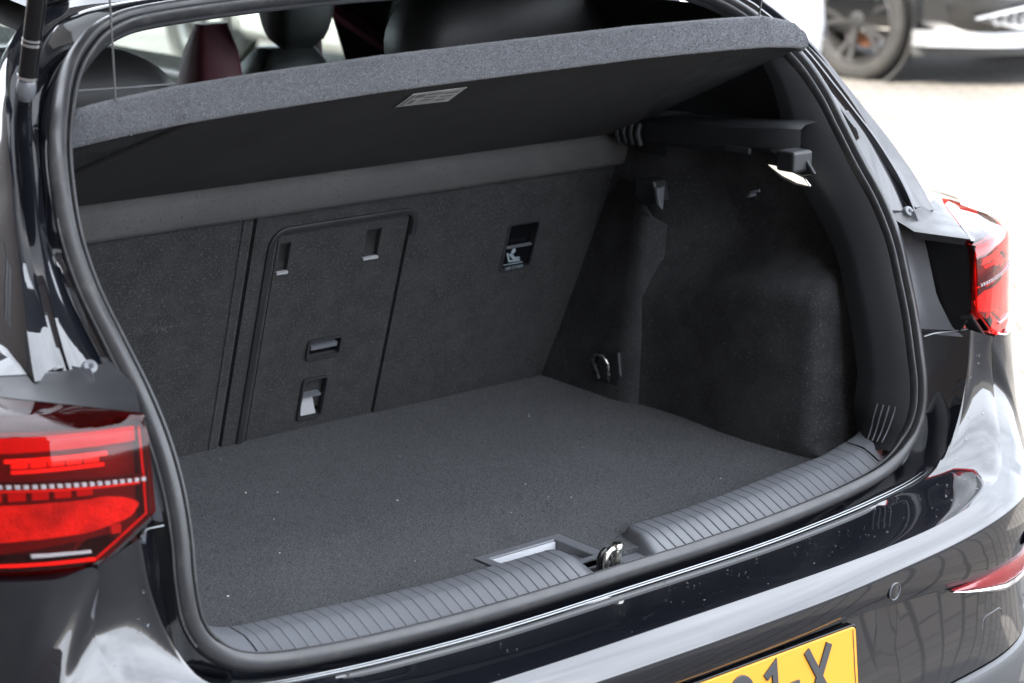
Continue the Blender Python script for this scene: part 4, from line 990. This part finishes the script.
# ================================================================== BACKGROUND
def parked(name, loc, rot, paint, label, front=True):
    """generic parked car, local +Y = its nose, built round the origin on the ground"""
    root = empty(name, loc, label, 'car'); root.rotation_euler = (0, 0, rot)
    Mx = Matrix.Translation(Vector(loc)) @ Matrix.Rotation(rot, 4, 'Z')
    def bld(mb, nm, m, par=root, **k):
        o = mb.build(nm, m, None, **k); o.parent = par; return o
    def sec(y, hw, z0, zs_, zt):   # rounded body section
        return [Vector((x, y, z)) for x, z in ((-hw*.90, z0), (-hw*.98, z0+.06), (-hw, z0+.22), (-hw*.99, zs_-.14), (-hw*.95, zs_-.03), (-hw*.84, zt), (-hw*.4, zt+.03), (0, zt+.035), (hw*.4, zt+.03), (hw*.84, zt), (hw*.95, zs_-.03), (hw*.99, zs_-.14), (hw, z0+.22), (hw*.98, z0+.06), (hw*.90, z0))]
    S = [(-2.05, .70, .35, .80, .84), (-2.0, .80, .30, .92, .97), (-1.7, .89, .26, .96, 1.02), (-.8, .91, .24, .97, 1.02), (.3, .91, .24, .96, 1.01), (1.0, .90, .24, .93, .98), (1.6, .89, .25, .86, .90), (1.95, .83, .26, .78, .80), (2.12, .72, .27, .70, .71), (2.2, .52, .28, .62, .63)]
    body = bld(MB().loft([sec(*s) for s in S], cap=True), 'body', paint, smooth=50)
    gh = [( -1.85, .66, 1.02), (-1.35, .60, 1.42), (-.4, .62, 1.48), (.25, .60, 1.42), (1.0, .70, 1.0)]
    rows = [[Vector((-hw, y, z)), Vector((-hw*.6, y, z+.012)), Vector((0, y, z+.02)), Vector((hw*.6, y, z+.012)), Vector((hw, y, z))] for y, hw, z in gh]
    bld(MB().loft(rows[1:4]), 'roof', paint); bld(MB().loft(rows[3:5]), 'windscreen', 'darkglass'); bld(MB().loft(rows[0:2]), 'rear_window', 'darkglass')
    for sg in (1, -1):
        bld(MB().prism([Vector((sg*.80, -1.7, .99)), Vector((sg*.80, .95, .98)), Vector((sg*.61, .25, 1.41)), Vector((sg*.63, -.4, 1.465)), Vector((sg*.61, -1.3, 1.40))], (sg*-.01, 0, 0)), 'side_window', 'darkglass', smooth=0)
        for yy in (1.32, -1.30):
            we = bpy.data.objects.new('wheel', None); col.objects.link(we); we.parent = root
            k0 = len(bpy.data.objects)
            wheel_local(root, we, (sg*.81, yy, .34), (sg, 0, 0))
            bld(MB().lathe([(.345, -.03), (.375, -.01), (.395, .01), (.405, .035), (.40, -.02)], (sg*.875, yy, .34), (sg, 0, 0), 40), 'wheel_arch', 'cladding')
    return root, bld, body
def wheel_local(root, we, c, ax):
    before = set(bpy.data.objects)
    wheel(we, c, ax, .34, .235, 5, True, .255)

rot = math.pi+.0
# dark grey car whose front wheel and front bumper show at the top right
bgc, bld, bbody = parked('parked_car', (8.35, 7.62, 0), math.pi+.10, 'bgpaint', 'dark grey parked car at top right with silver front lip and alloy wheel')
# front end details in local coordinates (nose at +Y; right side of that car has local x > 0)
def nose(hw_s, z0, z1, out, n=24):      # band wrapping round the nose
    rows = []
    for i in range(n+1):
        a = -1+2*i/n; x = a*.90; y = 2.26-.50*abs(a)**3.2; rows.append([Vector((x, y-.05, z0)), Vector((x*(1+out*.3), y+out, z0+.006)), Vector((x*(1+out*.3), y+out*.9, z1-.006)), Vector((x, y-.05, z1))])
    return MB().loft(rows, cap=True)
bld(nose(.9, .36, .72, .02), 'front_bumper', 'bgpaint'); bld(nose(.9, .225, .315, .06), 'front_lip', 'bumper_silver'); bld(nose(.9, .17, .222, -.02), 'lower_valance', 'cladding')
for sg in (1, -1):
    rows = []
    for i in range(9):
        t = i/8; a = (.42+.48*t); x = a*.90*sg; y = 2.30-.36*abs(a)**3.2; h = .075*(1-t)**.6+.01
        rows.append([Vector((x, y, .39-h*.4)), Vector((x*1.01, y+.02, .39-h*.3)), Vector((x*1.01, y+.02, .39+h)), Vector((x, y, .39+h*1.1))])
    fg = bld(MB().loft(rows, cap=True), 'fog_grille', 'lampblack')
    for j in range(4):
        for i in range(8):
            a = .44+.052*i+.013*(j % 2); x = a*.90*sg; y = 2.328-.36*abs(a)**3.2; z = .365+.024*j
            if z < .39+.075*(1-(a-.42)/.48)**.6-.005:
                hx = MB().tube([Vector((x+.017*math.cos(k*math.pi/3), y, z+.011*math.sin(k*math.pi/3))) for k in range(7)], .003, 5); o = bld(hx, 'mesh_cell', 'bumper_silver', par=fg)
    fr3 = MB().tube([Vector(((.42)*.9*sg, 2.33, .355)), Vector((.44*.9*sg, 2.34, .475)), Vector((.66*.9*sg, 2.26, .455)), Vector((.90*.9*sg, 2.07, .395)), Vector((.70*.9*sg, 2.23, .345)), Vector((.42*.9*sg, 2.33, .345))], .010, 8); bld(fr3, 'grille_surround', 'bumper_silver')
# white car standing between
wc, bldw, wbody = parked('parked_car', (5.66, 7.50, 0), math.pi, 'whitepaint', 'white parked car mostly hidden behind the black hatchback, beside the alloy wheel')
bldw(nose(.9, .22, .60, .02), 'front_bumper', 'whitepaint')
for sg in (1, -1):
    bldw(MB().prism([Vector((sg*.62, 2.13, .62)), Vector((sg*.84, 1.86, .66)), Vector((sg*.86, 1.70, .74)), Vector((sg*.66, 2.0, .70))], (0, 0, .03)), 'headlight', 'lampsilver', smooth=0, bevel=.01)
    bldw(MB().tube([Vector((sg*.80, 2.06, .40)), Vector((sg*.86, 1.98, .52)), Vector((sg*.84, 1.99, .58))], .012, 6), 'light_strip', 'lampblack')
# grass verge behind the cars
n = 26000; gx = rng.uniform(6.5, 24, n); gy = rng.uniform(9.9, 14, n)
P = np.c_[gx, gy, np.zeros(n)]
nors = np.tile([0, 0, 1.], (n, 1)); d = nors+rng.normal(0, .35, (n, 3)); d[:, 2] = abs(d[:, 2])
l = rng.uniform(.05, .14, n)[:, None]; s = np.cross(d, rng.normal(0, 1, (n, 3))); s /= np.linalg.norm(s, axis=1)[:, None]
V = np.empty((n*3, 3)); V[0::3] = P-s*.008; V[1::3] = P+s*.008; V[2::3] = P+d*l
me = bpy.data.meshes.new('mesh'); me.vertices.add(n*3); me.vertices.foreach_set('co', V.ravel().astype('f')); me.loops.add(n*3); me.loops.foreach_set('vertex_index', np.arange(n*3, dtype='i'))
me.polygons.add(n); me.polygons.foreach_set('loop_start', np.arange(0, n*3, 3, dtype='i')); me.update(calc_edges=True); me.validate()
go = link('grass', me, 'grass', smooth=0, kind='stuff'); go['label'] = 'yellow green grass growing beyond the parked cars'; go['category'] = 'grass'

# ================================================================== ADDED BUILDING (unseen at left; shades the hatchback and shows in its paint)
bdg = empty('brick_building', (-7, 2, 0), 'brown brick building left of the frame that throws its shade over the black hatchback', 'building')
def bm_brick():
    m = mat('brown_brick', (.07, .05, .04), .85); t = m.node_tree; b = t.nodes['Principled BSDF']; N = t.nodes.new; L = t.links.new
    tc = N('ShaderNodeTexCoord'); mp = N('ShaderNodeMapping'); mp.inputs['Rotation'].default_value = (math.pi/2, 0, math.pi/2); L(tc.outputs['Object'], mp.inputs[0])
    br = N('ShaderNodeTexBrick'); br.inputs['Scale'].default_value = 1; br.inputs['Brick Width'].default_value = .21; br.inputs['Row Height'].default_value = .06; br.inputs['Mortar Size'].default_value = .005
    br.inputs['Color1'].default_value = (.075, .05, .038, 1); br.inputs['Color2'].default_value = (.055, .04, .032, 1); br.inputs['Mortar'].default_value = (.09, .085, .075, 1); L(tc.outputs['Object'], br.inputs[0]); L(br.outputs[0], b.inputs['Base Color']); return m
bk = bm_brick()
ys = [-14]; zs2 = [0]
wins = [(y, y+1.4) for y in np.arange(-11, 17, 5.6)]; wz = [(1.0, 2.5), (6.6, 8.0)]
ub = sorted([-15, 19]+[v for w_ in wins for v in w_]); vb = sorted([0, 10.3]+[v for w_ in wz for v in w_])
wl = panel('wall', (-7, 0, 0), (0, 1, 0), (0, 0, 1), ub, vb, [(a, b, c, d, .12, True) for a, b in wins for c, d in wz], bk, bdg, thick=4)
for a, b in wins:
    for c, d in wz:
        f_ = MB().box((-7.10, a, c), (-7.05, b, c+.07)).box((-7.10, a, d-.07), (-7.05, b, d)).box((-7.10, a, c+.07), (-7.05, a+.07, d-.07)).box((-7.10, b-.07, c+.07), (-7.05, b, d-.07)).box((-7.10, (a+b)/2-.03, c+.07), (-7.05, (a+b)/2+.03, d-.07)).build('window', 'cladding', bdg, smooth=0)
        MB().box((-7.09, a+.07, c+.07), (-7.08, b-.07, d-.07)).build('pane', 'piano', f_, smooth=0)
MB().box((-11, -15, 10.3), (-6.8, 19, 10.5)).build('roof', 'cladding', bdg, smooth=0)
MB().box((-11, -15, 0), (-10.9, 19, 10.3)).build('rear_wall', bk, bdg, smooth=0)


# taller end block, added to widen the shade behind the hatchback
twr = panel('tower_block', (-7.2, 0, 10.5), (0, 1, 0), (0, 0, 1), [-15, -13, -11.6, -9, -7.6, -5.2], [0, 1.5, 3, 5, 6.5, 9], [(-13, -11.6, 1.5, 3, .12, True), (-9, -7.6, 1.5, 3, .12, True), (-13, -11.6, 5, 6.5, .12, True), (-9, -7.6, 5, 6.5, .12, True)], bk, bdg, thick=3.6)
MB().box((-10.9, -15, 19.5), (-7.1, -5.1, 19.7)).build('roof', 'cladding', bdg, smooth=0)
MB().box((-10.85, -15, 10.5), (-10.8, -5.2, 19.5)).build('rear_wall', bk, bdg, smooth=0)
for a in (-13, -9):
    for c in (12, 15.5): MB().box((-7.32, a, c), (-7.30, a+1.4, c+1.5)).build('pane', 'piano', bdg, smooth=0)
